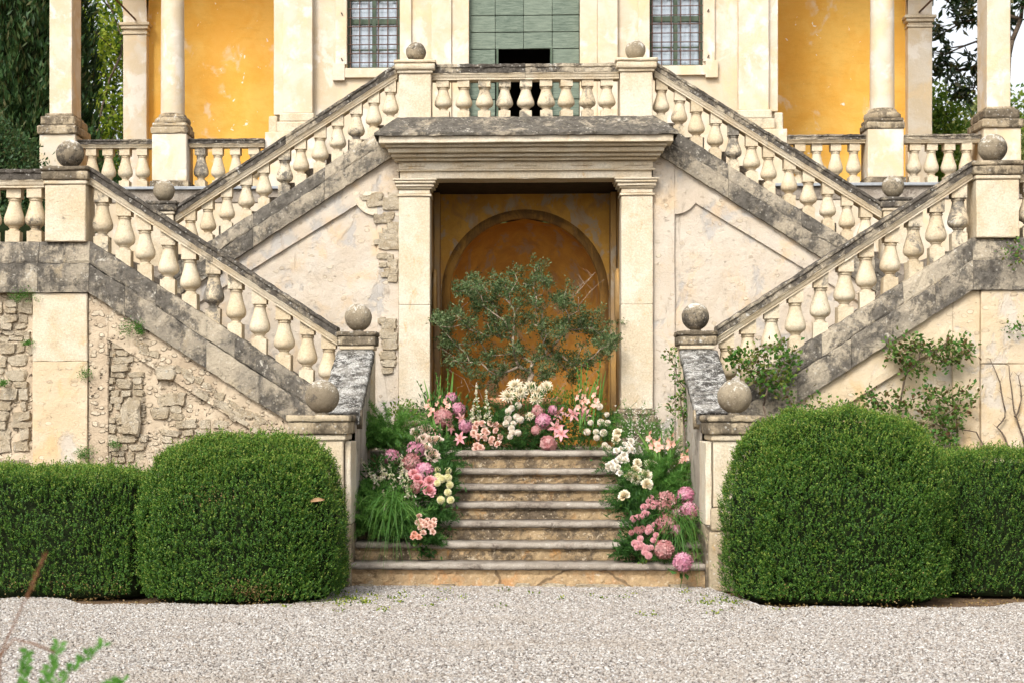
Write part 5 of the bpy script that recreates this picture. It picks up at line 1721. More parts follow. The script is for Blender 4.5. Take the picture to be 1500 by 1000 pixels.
SPRAYS = [
    ('spray_rose', 'spray of tiny peach roses spilling over the second step at left', 'spray_peach', [(-1.093, 17.371, 0.682), (-1.072, 17.3, 0.635), (-1.036, 17.267, 0.614), (-1.011, 17.248, 0.601), (-1.068, 17.219, 0.583), (-0.971, 17.267, 0.614), (-0.968, 17.215, 0.58), (-0.936, 17.243, 0.598), (-0.941, 17.153, 0.54), (-1.036, 17.144, 0.533), (-1.011, 17.314, 0.645), (-0.939, 17.314, 0.645), (-1.099, 17.286, 0.626)], 0.045),
    ('spray_rose', 'three orange tinged rosebuds at the lowest edge of the left bank', 'glad', [(-1.126, 17.125, 0.521), (-1.135, 17.082, 0.493), (-1.077, 17.082, 0.494)], 0.041),
    ('pompon_dahlia', 'spray of lemon pompon dahlias at the right edge of the left bank', 'yellow_petal', [(-0.94, 18.08, 1.119), (-0.888, 17.881, 1.034), (-0.928, 17.824, 0.994), (-0.828, 18.064, 1.113), (-0.822, 17.906, 1.048), (-0.797, 17.8, 0.978), (-0.814, 17.696, 0.905), (-0.881, 17.593, 0.833), (-0.782, 17.593, 0.833), (-0.93, 17.938, 1.06)], 0.075),
    ('spray_rose', 'spray of blush spray roses under the white spikes on the landing', 'spray_peach', [(-0.573, 19.982, 1.596), (-0.506, 19.982, 1.596), (-0.588, 19.925, 1.541), (-0.477, 19.896, 1.514), (-0.407, 19.982, 1.596), (-0.352, 19.97, 1.584), (-0.546, 19.822, 1.444), (-0.475, 19.809, 1.432), (-0.393, 19.797, 1.421), (-0.295, 19.822, 1.444), (-0.325, 19.739, 1.367), (-0.404, 19.752, 1.379), (-0.449, 19.867, 1.487), (-0.602, 19.863, 1.483), (-0.351, 19.896, 1.514)], 0.052),
    ('spray_rose', 'little heap of blush roses on the edge of the top step', 'spray_peach', [(-0.559, 19.706, 1.336), (-0.52, 19.69, 1.321), (-0.574, 19.69, 1.306)], 0.059),
    ('pompon_flower', 'spray of white pompons left of the vivid hydrangea on the landing', 'white_petal', [(-0.202, 20.126, 1.734), (-0.167, 20.164, 1.77), (-0.091, 20.201, 1.806), (-0.111, 20.061, 1.671), (-0.067, 20.028, 1.639), (-0.146, 19.982, 1.596), (-0.17, 19.925, 1.541), (-0.185, 19.822, 1.444), (-0.162, 19.871, 1.491), (-0.099, 19.867, 1.487), (-0.21, 20.04, 1.651), (-0.233, 19.978, 1.592)], 0.072),
    ('pompon_flower', 'spray of white pompons at the right side of the landing', 'white_petal', [(0.856, 20.184, 1.79), (0.745, 19.991, 1.604), (0.803, 19.879, 1.499), (0.863, 19.995, 1.608), (0.888, 19.867, 1.487), (0.807, 19.809, 1.433), (0.701, 19.879, 1.499), (0.935, 20.085, 1.695), (0.941, 19.986, 1.6)], 0.072),
    ('pompon_flower', 'few white pompons dropping from landing to the right step end', 'white_petal', [(1.044, 19.863, 1.484), (1.025, 19.797, 1.422), (0.896, 19.719, 1.349), (0.934, 19.69, 1.315)], 0.075),
    ('white_spray', 'spray of white and pink spray roses topmost along the right bank', 'white_petal', [(1.024, 18.74, 1.329), (1.086, 18.726, 1.322), (1.115, 18.783, 1.35), (1.141, 18.726, 1.322), (1.074, 18.84, 1.378), (1.14, 18.885, 1.411), (0.971, 18.711, 1.314), (1.03, 18.597, 1.258)], 0.052),
    ('white_spray', 'spray of blush white blooms under the topmost one in the right bank', 'white_petal', [(0.995, 18.569, 1.244), (1.052, 18.604, 1.262), (1.054, 18.519, 1.22), (1.031, 18.497, 1.21), (0.992, 18.519, 1.22), (0.864, 18.369, 1.148), (0.895, 18.411, 1.169), (0.912, 18.326, 1.128), (0.965, 18.369, 1.148), (0.942, 18.469, 1.196), (0.979, 18.24, 1.088)], 0.055),
    ('carnation', 'spray of white edged pink carnations left of the large right hydrangea', 'spray_pink', [(1.268, 17.747, 0.851), (1.239, 17.686, 0.816), (1.272, 17.664, 0.803), (1.184, 17.598, 0.765), (1.305, 17.653, 0.797), (1.226, 17.609, 0.771), (1.28, 17.598, 0.765)], 0.06),
    ('carnation', 'row of pink carnations leaning left across the steps at right', 'spray_pink', [(1.21, 17.488, 0.702), (1.152, 17.444, 0.677), (1.067, 17.411, 0.658), (1.11, 17.433, 0.671), (1.183, 17.499, 0.708)], 0.056),
    ('carnation', 'spray of pale pink carnations in the middle of the right cluster', 'spray_pink', [(1.269, 17.316, 0.606), (1.228, 17.23, 0.554), (1.273, 17.16, 0.512), (1.24, 17.085, 0.467), (1.196, 17.21, 0.542), (1.214, 17.27, 0.579)], 0.062),
    ('carnation', 'spray of dusky carnations at the left edge of the right cluster', 'hydrangea_dusty', [(1.03, 17.195, 0.533), (1.09, 17.24, 0.56), (1.143, 17.25, 0.566), (1.114, 17.2, 0.536)], 0.058),
    ('carnation', 'spray of pink carnations lowest at left in the right cluster', 'spray_pink', [(1.056, 17.04, 0.439), (1.114, 17.11, 0.481), (1.124, 16.99, 0.41), (1.208, 16.974, 0.401), (1.14, 16.91, 0.363), (1.176, 16.86, 0.334), (1.103, 17.05, 0.446), (1.072, 16.98, 0.404), (1.164, 16.96, 0.392)], 0.064)]
DAHLIAS = [
    (-0.131, 20.507, 2.046, 0.179, 'cream dahlia highest at the left of the cream group'),
    (-0.067, 20.413, 1.956, 0.162, 'cream dahlia in the centre of the cream group'),
    (0.059, 20.476, 2.017, 0.179, 'cream dahlia topmost in the middle of the cream group'),
    (0.155, 20.425, 1.968, 0.163, 'cream dahlia right of the middle in the cream group'),
    (0.249, 20.494, 2.034, 0.147, 'small cream dahlia topmost at the right of the group'),
    (-0.212, 20.372, 1.915, 0.178, 'cream dahlia lowest at the left of the cream group'),
    (0.118, 20.343, 1.887, 0.154, 'cream dahlia lowest at the right of the cream group'),
    (0.044, 20.129, 1.678, 0.112, 'cream dahlia apart from the group just above the mauve hydrangea')]
LILIES = [
    (-0.866, 19.977, 1.552, 0.135, 'salmon lily below the left dusty hydrangea on the landing'),
    (-1.046, 19.928, 1.505, 0.127, 'salmon lily leftmost above the pale roses'), (-0.767, 19.845, 1.428, 0.142, 'pink lily lowest left on the landing edge'),
    (0.378, 20.15, 1.718, 0.16, 'pink star lily topmost beside the small mauve hydrangea'),
    (0.549, 20.134, 1.702, 0.152, 'salmon lily right of the pink bud'), (0.679, 20.125, 1.694, 0.136, 'coral lily rightmost beside the white pompons'),
    (0.351, 19.977, 1.553, 0.167, 'large pink lily above the brownish hydrangea'),
    (0.404, 19.903, 1.483, 0.151, 'pink lily just right of the brownish hydrangea'),
    (-0.751, 20.084, 1.655, 0.12, 'pink lily between two hydrangeas left on the landing')]
GLADIOLI = [
    ((-0.988, 20.039, 1.496), (-1.064, 20.66, 2.192), 'leftmost upright gladiolus of the left landing group'),
    ((-0.917, 20.056, 1.512), (-0.927, 20.712, 2.242), 'tall gladiolus right of its neighbour in the left landing group'),
    ((-1.037, 20.072, 1.527), (-1.288, 20.555, 2.092), 'gladiolus arching to the left over the feathery fern'),
    ((0.631, 20.122, 1.575), (0.613, 20.73, 2.258), 'gladiolus leaning left in the right landing group'),
    ((0.678, 20.097, 1.552), (0.738, 20.791, 2.316), 'tall middle gladiolus of the right landing group'),
    ((0.773, 20.097, 1.552), (0.894, 20.8, 2.341), 'gladiolus leaning right in the right landing group'),
    ((1.402, 18.686, 1.22), (1.256, 19.32, 1.689), 'gladiolus leaning left over the right bank with an orange base'),
    ((1.424, 18.686, 1.22), (1.431, 19.14, 1.554), 'short upright gladiolus with orange florets in the right bank'),
    ((1.534, 18.686, 1.22), (1.615, 19.26, 1.644), 'tall gladiolus with orange florets close to the right wall'),
    ((1.627, 18.429, 1.097), (1.8, 19.0, 1.451), 'gladiolus arching right in front of the right wall')]
SNAPS = [
    ((-1.536, 17.937, 0.953), (-1.79, 18.457, 1.252), 'snapdragon spike leaning out farthest left of the left bank'),
    ((-1.502, 18.05, 1.034), (-1.56, 18.52, 1.28), 'snapdragon spike just left of the leftmost hydrangea'),
    ((-1.383, 17.899, 0.926), (-1.463, 18.393, 1.225), 'snapdragon spike crossing in front of the leftmost hydrangea'),
    ((-1.293, 17.937, 0.953), (-1.339, 18.52, 1.28), 'snapdragon spike between the left hydrangeas'),
    ((-1.211, 17.767, 0.834), (-1.264, 18.14, 1.117), 'pinkish snapdragon spike below the left hydrangeas'),
    ((-1.439, 17.597, 0.717), (-1.482, 17.799, 0.931), 'short snapdragon spike hanging low among the left fern fronds'),
    ((-0.553, 20.122, 1.575), (-0.586, 20.537, 2.075), 'tall white snapdragon spike in the middle of the landing'),
    ((-0.433, 20.089, 1.543), (-0.471, 20.45, 1.993), 'white snapdragon spike right of the tall one on the landing'),
    ((-0.622, 20.039, 1.496), (-0.613, 20.318, 1.863), 'short white snapdragon spike left of the tall one')]
GREENS = [
    (-1.517, 19.234, 1.536, 0.273, 'fluff'), (-1.658, 19.09, 1.447, 0.196, 'fluff'), (-1.397, 19.498, 1.704, 0.169, 'leafy'),
    (-1.486, 17.668, 0.698, 0.251, 'fluff'), (-1.195, 17.498, 0.584, 0.207, 'fluff_d'), (-1.28, 17.743, 0.751, 0.28, 'dark'),
    (-1.053, 17.715, 0.732, 0.181, 'grass'), (-1.523, 18.14, 1.03, 0.214, 'dark'), (-1.245, 18.298, 1.097, 0.324, 'dark'),
    (-0.94, 17.998, 0.93, 0.199, 'dark'), (-0.933, 18.647, 1.248, 0.191, 'fluff_d'), (-1.092, 18.852, 1.339, 0.223, 'dark'),
    (-0.925, 17.668, 0.7, 0.125, 'fluff_d'), (-1.619, 17.998, 0.928, 0.128, 'fluff'), (-0.875, 18.14, 1.031, 0.143, 'dark'),
    (-1.012, 17.337, 0.479, 0.109, 'fluff_d'), (-1.047, 20.294, 1.653, 0.272, 'dark'), (-0.819, 20.228, 1.59, 0.319, 'dark'),
    (-0.563, 20.212, 1.574, 0.335, 'fluff_d'), (-0.281, 20.064, 1.432, 0.269, 'dark'), (-0.526, 20.393, 1.75, 0.322, 'grass'),
    (-0.004, 20.064, 1.433, 0.285, 'fluff_d'), (0.235, 20.129, 1.495, 0.286, 'dark'), (0.038, 20.352, 1.71, 0.321, 'dark'),
    (0.402, 20.475, 1.831, 0.194, 'leafy'), (0.572, 20.245, 1.606, 0.271, 'dark'), (0.748, 20.064, 1.433, 0.269, 'grass'),
    (0.912, 20.187, 1.551, 0.255, 'fluff_d'), (0.964, 20.426, 1.782, 0.242, 'grass'), (0.725, 20.475, 1.831, 0.21, 'leafy'),
    (-0.204, 20.393, 1.75, 0.241, 'fluff_d'), (-1.061, 20.599, 1.954, 0.211, 'grass'), (-0.914, 19.981, 1.354, 0.205, 'fluff_d'),
    (0.471, 20.047, 1.417, 0.205, 'grass'), (-0.638, 20.022, 1.393, 0.189, 'dark'), (-0.813, 20.516, 1.872, 0.226, 'grass'),
    (0.08, 20.558, 1.913, 0.243, 'grass'), (0.568, 20.599, 1.953, 0.211, 'grass'), (1.089, 18.833, 1.245, 0.208, 'fluff_d'),
    (1.315, 19.19, 1.447, 0.242, 'airy'), (1.221, 19.47, 1.658, 0.199, 'airy'), (1.291, 18.376, 1.025, 0.261, 'fluff'),
    (1.096, 18.161, 0.926, 0.186, 'fluff_d'), (1.447, 18.519, 1.093, 0.248, 'fluff'), (1.543, 18.376, 1.026, 0.188, 'grass'),
    (1.081, 17.925, 0.795, 0.155, 'fluff_d'), (1.275, 17.705, 0.668, 0.237, 'dark'), (1.473, 17.595, 0.606, 0.236, 'dark'),
    (1.601, 17.49, 0.544, 0.207, 'grass'), (1.277, 17.29, 0.421, 0.245, 'dark'), (1.036, 17.24, 0.39, 0.136, 'fluff_d'),
    (1.475, 17.24, 0.391, 0.19, 'grass'), (1.117, 17.44, 0.512, 0.165, 'dark'), (1.668, 17.815, 0.733, 0.168, 'grass'),
    (1.651, 18.376, 1.026, 0.174, 'grass'), (1.526, 19.019, 1.338, 0.18, 'airy'), (1.706, 19.59, 1.75, 0.185, 'rose'), (1.777, 19.69, 1.944, 0.14, 'rose')]
OLIVE = [
    (0.002,21.35,3.481,0.118), (-0.082,21.35,3.397,0.118), (0.129,21.35,3.354,0.135), (0.044,21.35,3.227,0.152), (-0.124,21.35,3.228,0.135),
    (-0.293,21.35,3.271,0.135), (0.255,21.35,3.227,0.135), (0.407,21.35,3.167,0.135), (0.525,21.35,3.099,0.135), (-0.462,21.35,3.373,0.118),
    (-0.589,21.35,3.272,0.135), (-0.403,21.35,3.17,0.152), (-0.716,21.35,3.34,0.101), (-0.758,21.35,3.204,0.118), (-0.842,21.35,3.103,0.118),
    (-0.885,21.35,2.976,0.118), (-0.969,21.35,2.85,0.118), (-1.054,21.35,2.867,0.101), (-1.096,21.35,2.782,0.101), (-0.673,21.35,3.06,0.152),
    (-0.546,21.35,2.976,0.152), (-0.377,21.35,3.017,0.152), (-0.209,21.35,3.059,0.152), (-0.04,21.35,3.017,0.169), (0.129,21.35,3.033,0.169),
    (0.297,21.35,3.016,0.152), (0.466,21.35,2.948,0.152), (0.634,21.35,3.015,0.135), (0.676,21.35,2.88,0.152), (0.609,21.35,2.779,0.152),
    (0.777,21.35,2.795,0.118), (0.827,21.35,2.677,0.118), (0.97,21.35,2.761,0.118), (1.038,21.35,2.677,0.101), (1.08,21.35,2.55,0.101),
    (0.928,21.35,2.593,0.118), (0.861,21.35,2.466,0.135), (1.012,21.35,2.466,0.101), (-0.969,21.35,2.638,0.101), (-0.885,21.35,2.511,0.118),
    (-0.8,21.35,2.384,0.135), (-0.673,21.35,2.553,0.152), (-0.589,21.35,2.384,0.152), (-0.487,21.35,2.257,0.135), (-0.377,21.35,2.426,0.135),
    (-0.209,21.35,2.341,0.152), (-0.082,21.35,2.426,0.135), (-0.04,21.35,2.214,0.135), (-0.251,21.35,2.172,0.135), (0.129,21.35,2.341,0.152),
    (0.255,21.35,2.467,0.152), (0.356,21.35,2.594,0.152), (0.466,21.35,2.509,0.152), (0.575,21.35,2.425,0.152), (0.424,21.35,2.341,0.152),
    (0.592,21.35,2.256,0.135), (0.297,21.35,2.214,0.135), (0.129,21.35,2.155,0.118), (-0.42,21.35,2.764,0.135), (-0.251,21.35,2.764,0.118),
    (-0.589,21.35,2.722,0.135), (-0.758,21.35,2.765,0.135), (-0.124,21.35,2.679,0.118), (0.213,21.35,2.721,0.118), (0.508,21.35,2.678,0.135),
    (-1.012,21.35,2.723,0.085), (-0.927,21.35,2.342,0.085), (0.718,21.35,2.298,0.101), (-0.673,21.35,2.173,0.101), (-0.504,21.35,2.088,0.085),
    (0.592,21.35,2.129,0.085), (-0.04,21.35,2.848,0.135), (0.112,21.35,2.847,0.135)]
CLIMB1 = [
    (2.362,19.15,2.353), (2.475,19.15,2.315), (2.587,19.15,2.39), (2.662,19.15,2.277), (2.774,19.15,2.412), (2.848,19.15,2.292), (2.923,19.15,2.239),
    (2.437,19.15,2.202), (2.549,19.15,2.164), (2.662,19.15,2.126), (2.774,19.15,2.164), (2.325,19.15,2.277), (2.624,19.15,2.036), (2.512,19.15,2.051),
    (2.736,19.15,2.051), (2.811,19.15,2.465), (2.25,19.15,2.293), (2.848,19.15,2.089), (2.96,19.15,2.314), (2.886,19.15,1.901), (2.774,19.15,1.976)]
CLIMB2 = [
    (4.088,19.3,2.469), (4.185,19.3,2.393), (4.26,19.3,2.506), (4.335,19.3,2.521), (4.357,19.3,2.415), (4.387,19.3,2.468), (4.036,19.3,2.34),
    (4.223,19.3,2.279), (4.298,19.3,2.241), (4.387,19.3,2.166), (4.133,19.3,2.355), (4.073,19.3,2.393), (4.208,19.3,2.166)]
CLIMB3 = [
    (4.522,19.3,2.392), (4.634,19.3,2.43), (4.709,19.3,2.468), (4.783,19.3,2.505), (4.836,19.3,2.43), (4.895,19.3,2.392), (4.671,19.3,2.317),
    (4.746,19.3,2.317), (4.597,19.3,2.279), (4.821,19.3,2.354), (4.559,19.3,2.355), (4.709,19.3,2.241)]
CLIMB4 = [
    (3.811,19.3,1.901), (3.923,19.3,1.864), (3.998,19.3,1.826), (3.886,19.3,1.788), (3.758,19.3,1.864), (4.148,19.3,1.901), (4.223,19.3,1.826),
    (4.185,19.3,1.75), (3.923,19.3,1.712)]
CLIMB5 = [
    (4.447,19.3,1.939), (4.559,19.3,1.901), (4.634,19.3,1.863), (4.709,19.3,1.901), (4.821,19.3,1.939), (4.709,19.3,1.75), (4.783,19.3,1.712),
    (4.597,19.3,1.674), (4.522,19.3,1.599), (4.634,19.3,1.561), (4.447,19.3,1.712), (4.41,19.3,1.523), (4.335,19.3,1.448), (4.41,19.3,1.372),
    (4.298,19.3,1.599), (4.559,19.3,1.448), (4.671,19.3,1.486), (4.746,19.3,1.561), (4.522,19.3,1.75), (4.836,19.3,1.75), (4.895,19.3,1.916),
    (4.372,19.3,1.863), (4.485,19.3,1.334), (4.634,19.3,1.334), (4.26,19.3,1.485), (4.671,19.3,1.41)]
CLIMB6 = [
    (3.193,19.2,1.863), (3.268,19.2,1.788), (3.417,19.2,1.75), (3.492,19.2,1.712), (3.156,19.2,1.75), (3.081,19.2,1.825), (3.529,19.2,1.788)]
CLIMB7 = [
    (5.38,19.3,3.523), (5.454,19.3,3.485), (5.417,19.3,3.409), (5.305,19.3,3.47), (5.477,19.3,3.371), (5.343,19.3,2.655), (5.417,19.3,2.617),
    (5.454,19.3,2.67)]
CLIMB8 = [
    (1.599,19.0,2.386), (1.562,19.0,2.334), (1.636,19.0,2.199), (1.651,19.0,2.087), (1.696,19.0,2.034), (1.748,19.0,1.975), (1.674,19.0,1.9),
    (1.785,19.0,1.862), (1.599,19.0,1.75), (1.711,19.0,1.75), (1.822,19.0,1.75), (1.86,19.0,1.825), (1.711,19.0,1.66), (1.599,19.0,1.825), (1.8,19.0,1.937)]
TWIGS = [
    [(5.141,19.38,2.318),(5.253,19.38,2.053),(5.29,19.38,1.826),(5.305,19.38,1.674),(5.216,19.38,1.561),(5.305,19.38,1.447),(5.365,19.38,1.258)],
    [(5.35,19.38,2.242),(5.38,19.38,1.977),(5.403,19.38,1.75),(5.477,19.38,1.523),(5.515,19.38,1.371)],
    [(5.455,19.38,2.129),(5.485,19.38,1.901),(5.455,19.38,1.75),(5.41,19.38,1.674)],
    [(4.804,19.38,1.538),(4.991,19.38,1.507),(5.066,19.38,1.371),(5.103,19.38,1.257)]]
WALL_TUFTS = [
    (-5.676,19.42,3.056,0.108), (-5.794,19.42,3.033,0.062), (-4.5,19.42,2.681,0.092), (-4.398,19.42,2.696,0.062), (-4.985,19.42,2.177,0.077),
    (-5.652,19.42,2.512,0.038), (-4.985,19.42,1.284,0.077), (-4.672,19.42,1.362,0.046), (-5.951,19.42,2.061,0.031), (-5.048,19.42,1.245,0.046),
    (-4.382,19.42,2.642,0.038)]
FG_GRASS = [
    [(-1.495,4.6,1.09),(-1.458,4.6,1.17),(-1.411,4.6,1.271),(-1.372,4.6,1.36)], [(-1.495,4.6,1.188),(-1.48,4.6,1.234),(-1.473,4.6,1.253)]]
FG_SHOOT = [
    [(-1.439,4.6,0.995),(-1.424,4.6,1.05),(-1.421,4.6,1.096)], [(-1.383,4.6,0.995),(-1.356,4.6,1.051),(-1.335,4.6,1.115)],
    [(-1.356,4.6,0.992),(-1.291,4.6,1.06),(-1.216,4.6,1.116)], [(-1.216,4.6,0.996),(-1.161,4.6,1.024)],
    [(-1.458,4.6,1.133),(-1.402,4.6,1.12),(-1.346,4.6,1.097)]]


def step_height(y):
    """height of the stone under a plant at depth y"""
    if y < 17.0:
        return 0.0
    return STEP_Z[min(6, int((y - 17.0) / 0.38))]


# ------------------------------------------------------------------ flower head meshes (radius about 1, facing +Z)
def petal(g, L, W, elev, az, curl, r0=0.0, z0=0.0, cup=0.25, pointed=0.0, n=4, m=3, wave=0.0):
    """one petal as a small grid: starts at r0, rises at elev, curls outward by curl"""
    V = []
    ca, sa = math.cos(az), math.sin(az)
    r, z, e = r0, z0, elev
    for i in range(n + 1):
        t = i / n
        w = W * 0.5 * (math.sin(math.pi * min(1.0, (0.12 + 0.88 * t) * (1 - 0.12 * (1 - pointed)))) ** (0.6 + pointed * 0.5))
        for k in range(m):
            s = (k / (m - 1) - 0.5) * 2
            up = cup * W * s * s * 0.5 + wave * math.sin(t * 9 + k * 2.2)
            x = r - up * math.sin(e); zz = z + up * math.cos(e)
            y = s * w
            V.append((x * ca - y * sa, x * sa + y * ca, zz))
        r += L / n * math.cos(e); z += L / n * math.sin(e)
        e -= curl / n
    F = []
    for i in range(n):
        for k in range(m - 1):
            q = i * m + k
            F.append((q, q + m, q + m + 1, q + 1))
    g.add(V, F)


def rose_head(seed, mat):
    rs = random.Random(seed); g = G()
    for ring, (n, L, W, e, c, r0, z0) in enumerate(((3, .75, .75, 1.45, .15, .10, -.1), (4, .85, .95, 1.38, .4, .2, -.15), (5, .95, 1.05, 1.2, .75, .28, -.25), (6, 1.05, 1.1, .95, 1.0, .32, -.35), (6, 1.05, 1.1, .6, 1.1, .34, -.42))):
        o = rs.uniform(0, 6)
        for k in range(n):
            petal(g, L * rs.uniform(.9, 1.1), W, e + rs.uniform(-.1, .1), o + 2 * math.pi * k / n + rs.uniform(-.15, .15), c * rs.uniform(.8, 1.2), r0, z0, .35, 0, 4, 3, .02)
    return g.mesh('bloom', mat, True)


def ball_head(seed, mat, n_fl=90, size=.34, four=True, sub=0.75):
    """many small florets over a ball: hydrangea when four-petalled"""
    rs = random.Random(seed); g = G()
    for i in range(n_fl):
        z = 1 - 1.72 * (i + .5) / n_fl
        a = i * 2.399963 + rs.uniform(-.2, .2)
        r = math.sqrt(max(0, 1 - z * z))
        nrm = Vector((r * math.cos(a), r * math.sin(a), z + rs.uniform(-.1, .1))).normalized()
        nrm = (nrm + Vector((rs.uniform(-.3, .3), rs.uniform(-.3, .3), rs.uniform(-.3, .3)))).normalized()
        c = Vector((r * math.cos(a), r * math.sin(a), z * .9)) * rs.uniform(.88, 1.04)
        q = nrm.to_track_quat('Z', 'Y')
        s = size * rs.uniform(.8, 1.15); o = rs.uniform(0, 2)
        V = [c]; F = []
        for k in range(4):
            b = o + math.pi / 2 * k
            for (rr_, d, h) in ((.62, -.62, .10), (1.0, 0, .16), (.62, .62, .10)):
                p = Vector((math.cos(b + d) * rr_ * s, math.sin(b + d) * rr_ * s, h * s * 1.5))
                V.append(c + q @ p)
            j = 1 + 3 * k
            F += [(0, j, j + 1), (0, j + 1, j + 2)]
        g.add(V, F)
    g2 = G().lathe([(.02, -.8), (.5, -.62), (.78, -.1), (.66, .45), (.3, .78), (.02, .84)], seg=10)
    g.add(g2.v, g2.f)
    return g.mesh('flower_head', mat)


def pompon_head(seed, mat):
    rs = random.Random(seed); g = G()
    n_fl = 80
    for i in range(n_fl):
        z = 1 - 1.7 * (i + .5) / n_fl; a = i * 2.399963
        r = math.sqrt(max(0, 1 - z * z))
        c = Vector((r * math.cos(a), r * math.sin(a), z)) * .62
        d = (c.normalized() + Vector((0, 0, .25)) + Vector([rs.uniform(-.15, .15) for _ in range(3)])).normalized()
        q = d.to_track_quat('Z', 'Y'); s = .30
        V = [c + q @ Vector(p) for p in ((-.5 * s, 0, 0), (.5 * s, 0, 0), (.62 * s, .12 * s, .85 * s), (0, .3 * s, 1.35 * s), (-.62 * s, .12 * s, .85 * s))]
        g.add(V, [(0, 1, 2, 4), (4, 2, 3)])
    g2 = G().lathe([(.02, -.7), (.5, -.5), (.7, 0), (.55, .45), (.02, .7)], seg=10)
    g.add(g2.v, g2.f)
    return g.mesh('bloom', mat)


def dahlia_head(seed, mat):
    rs = random.Random(seed); g = G()
    for (n, L, W, e, c, z0) in ((9, .42, .16, 1.35, .3, .0), (12, .68, .2, 1.0, .4, -.02), (14, .88, .23, .6, .45, -.08), (15, 1.0, .25, .2, .4, -.16)):
        o = rs.uniform(0, 6)
        for k in range(n):
            petal(g, L * rs.uniform(.88, 1.08), W, e + rs.uniform(-.12, .12), o + 2 * math.pi * k / n, c, .05, z0, .5, .6, 3, 3)
    return g.mesh('bloom', mat, True)


def lily_head(seed):
    rs = random.Random(seed); g = G()
    for k in range(6):
        petal(g, 1.15, .46 if k % 2 else .36, .85, k * math.pi / 3, 1.5, .06, -.45, .35, .9, 6, 3, .02)
    g.lathe([(.03, -.75), (.05, -.5), (.08, -.4), (.02, -.35)], seg=6)
    return g.mesh('bloom', M['lily'], True)


def stamen_mesh():
    g = G()
    for k in range(6):
        a = k * 1.047 + .5
        g.tube([(0, 0, -.35), (.12 * math.cos(a), .12 * math.sin(a), .1), (.26 * math.cos(a), .26 * math.sin(a), .42)], .018, .012, 4)
        g.tube([(.22 * math.cos(a), .22 * math.sin(a), .42), (.32 * math.cos(a), .32 * math.sin(a), .44)], .04, .04, 4)
    return g.mesh('stamen', M['stamen'])


HYD = [[ball_head(s, M['hydrangea']) for s in (1, 2)], [ball_head(s, M['hydrangea_dusty'], 80, .38) for s in (3, 4)]]
ROSE = {c: [rose_head(s, M[m]) for s in (1, 2, 3)] for c, m in (('pale', 'rose_pale'), ('pink', 'rose_pink'), ('cream', 'cream_petal'))}
SPRAY = {}
def spray_head(kind, mat):
    key = (kind, mat)
    if key not in SPRAY:
        SPRAY[key] = [pompon_head(s, M[mat]) if 'pompon' in kind or kind == 'carnation' else rose_head(s, M[mat]) for s in (5, 6)]
    return random.choice(SPRAY[key])
DAHL = [dahlia_head(s, M['cream_petal']) for s in (1, 2)]
LILY = [lily_head(1), lily_head(2)]
STAM = stamen_mesh()


def face(o, y_bias=-0.75, up=0.5, spread=0.35, lean=0.0):
    d = Vector((random.gauss(lean, spread), y_bias, up + random.gauss(0, spread * .6))).normalized()
    q = d.to_track_quat('Z', 'Y') @ Matrix.Rotation(random.uniform(0, 6.28), 4, 'Z').to_quaternion()
    o.rotation_mode = 'QUATERNION'; o.rotation_quaternion = q
    return d


def stem_down(parent, p, d, length, r=.0035):
    """curved green stem from behind a head at p (world) down into the bank"""
    p = Vector(p); a = p - d * .02
    b = a - d * .05 + Vector((0, .02, -length * .4)); c = b + Vector((random.uniform(-.03, .03), .05, -length * .6))
    g = G().tube([a, (a + b) / 2 + Vector((0, 0, -.01)), b, c], r, r * 1.1, 5)
    o = g.build('stem', M['stem'], parent, True)
    return o


def leaf_pair(parent, p, n, L, W, mat='fern_dark'):
    P = np.array([tuple(p)]) + RNG.normal(0, .02, (n, 3)) + np.array([0, .03, -.05])
    D = rand_unit(n); D[:, 1] -= .3
    N = rand_unit(n) + np.array([0, -.3, .8])
    V, F = leaf_arrays(P, D, N, RNG.uniform(.8, 1.1, n) * L, RNG.uniform(.8, 1.1, n) * W, .12, .1)
    return npmesh('leaf', V, F, M[mat], parent)


random.seed(77)
for i, (x, y, z, d, kind, label) in enumerate(HYDRANGEAS):
    t = thing('hydrangea', label, 'hydrangea', 'hydrangeas in the flower banks', (x, y, z))
    o = put('flower_head', random.choice(HYD[kind]), t, 0, 0, 0, 0, d * .53)
    dv = face(o, -.8, .5, .25)
    st = stem_down(t, (0, .0, 0), dv, .25, .004)
    leaf_pair(t, (0, 0.03, -d * .5), 4, .10, .055)
for i, (x, y, z, d, col, label) in enumerate(ROSES + RIGHT_ROSES):
    t = thing('rose', label, 'rose', 'roses in the flower banks', (x, y, z))
    o = put('bloom', random.choice(ROSE[col]), t, 0, 0, 0, 0, d * .64)
    dv = face(o, -.7, .6, .35)
    stem_down(t, (0, 0, -d * .2), dv, .2, .003)
    leaf_pair(t, (0, 0.02, -d * .4), 3, .05, .03, 'rose_leaf')
for (nm, label, mat, pts, d) in SPRAYS:
    cx = sum(p[0] for p in pts) / len(pts); cy_ = sum(p[1] for p in pts) / len(pts); cz_ = min(p[2] for p in pts) - .10
    t = thing(nm, label, 'flower spray', 'sprays of small flowers in the flower banks', (cx, cy_ + .08, cz_))
    org = Vector((cx, cy_ + .08, cz_))
    for p in pts:
        q = Vector(p) - org
        o = put('bloom', spray_head(nm, mat), t, q.x, q.y, q.z, 0, d * .58 * random.uniform(.85, 1.15))
        face(o, -.7, .5, .45)
        m_ = q * .5 + Vector((random.uniform(-.02, .02), .03, 0))
        G().tube([q + Vector((0, .01, 0)), m_, Vector((0, 0, 0))], .0016, .0024, 4).build('stem', M['stem'], t)
    leaf_pair(t, (0, -.03, .05), 8, .045, .025, 'rose_leaf')
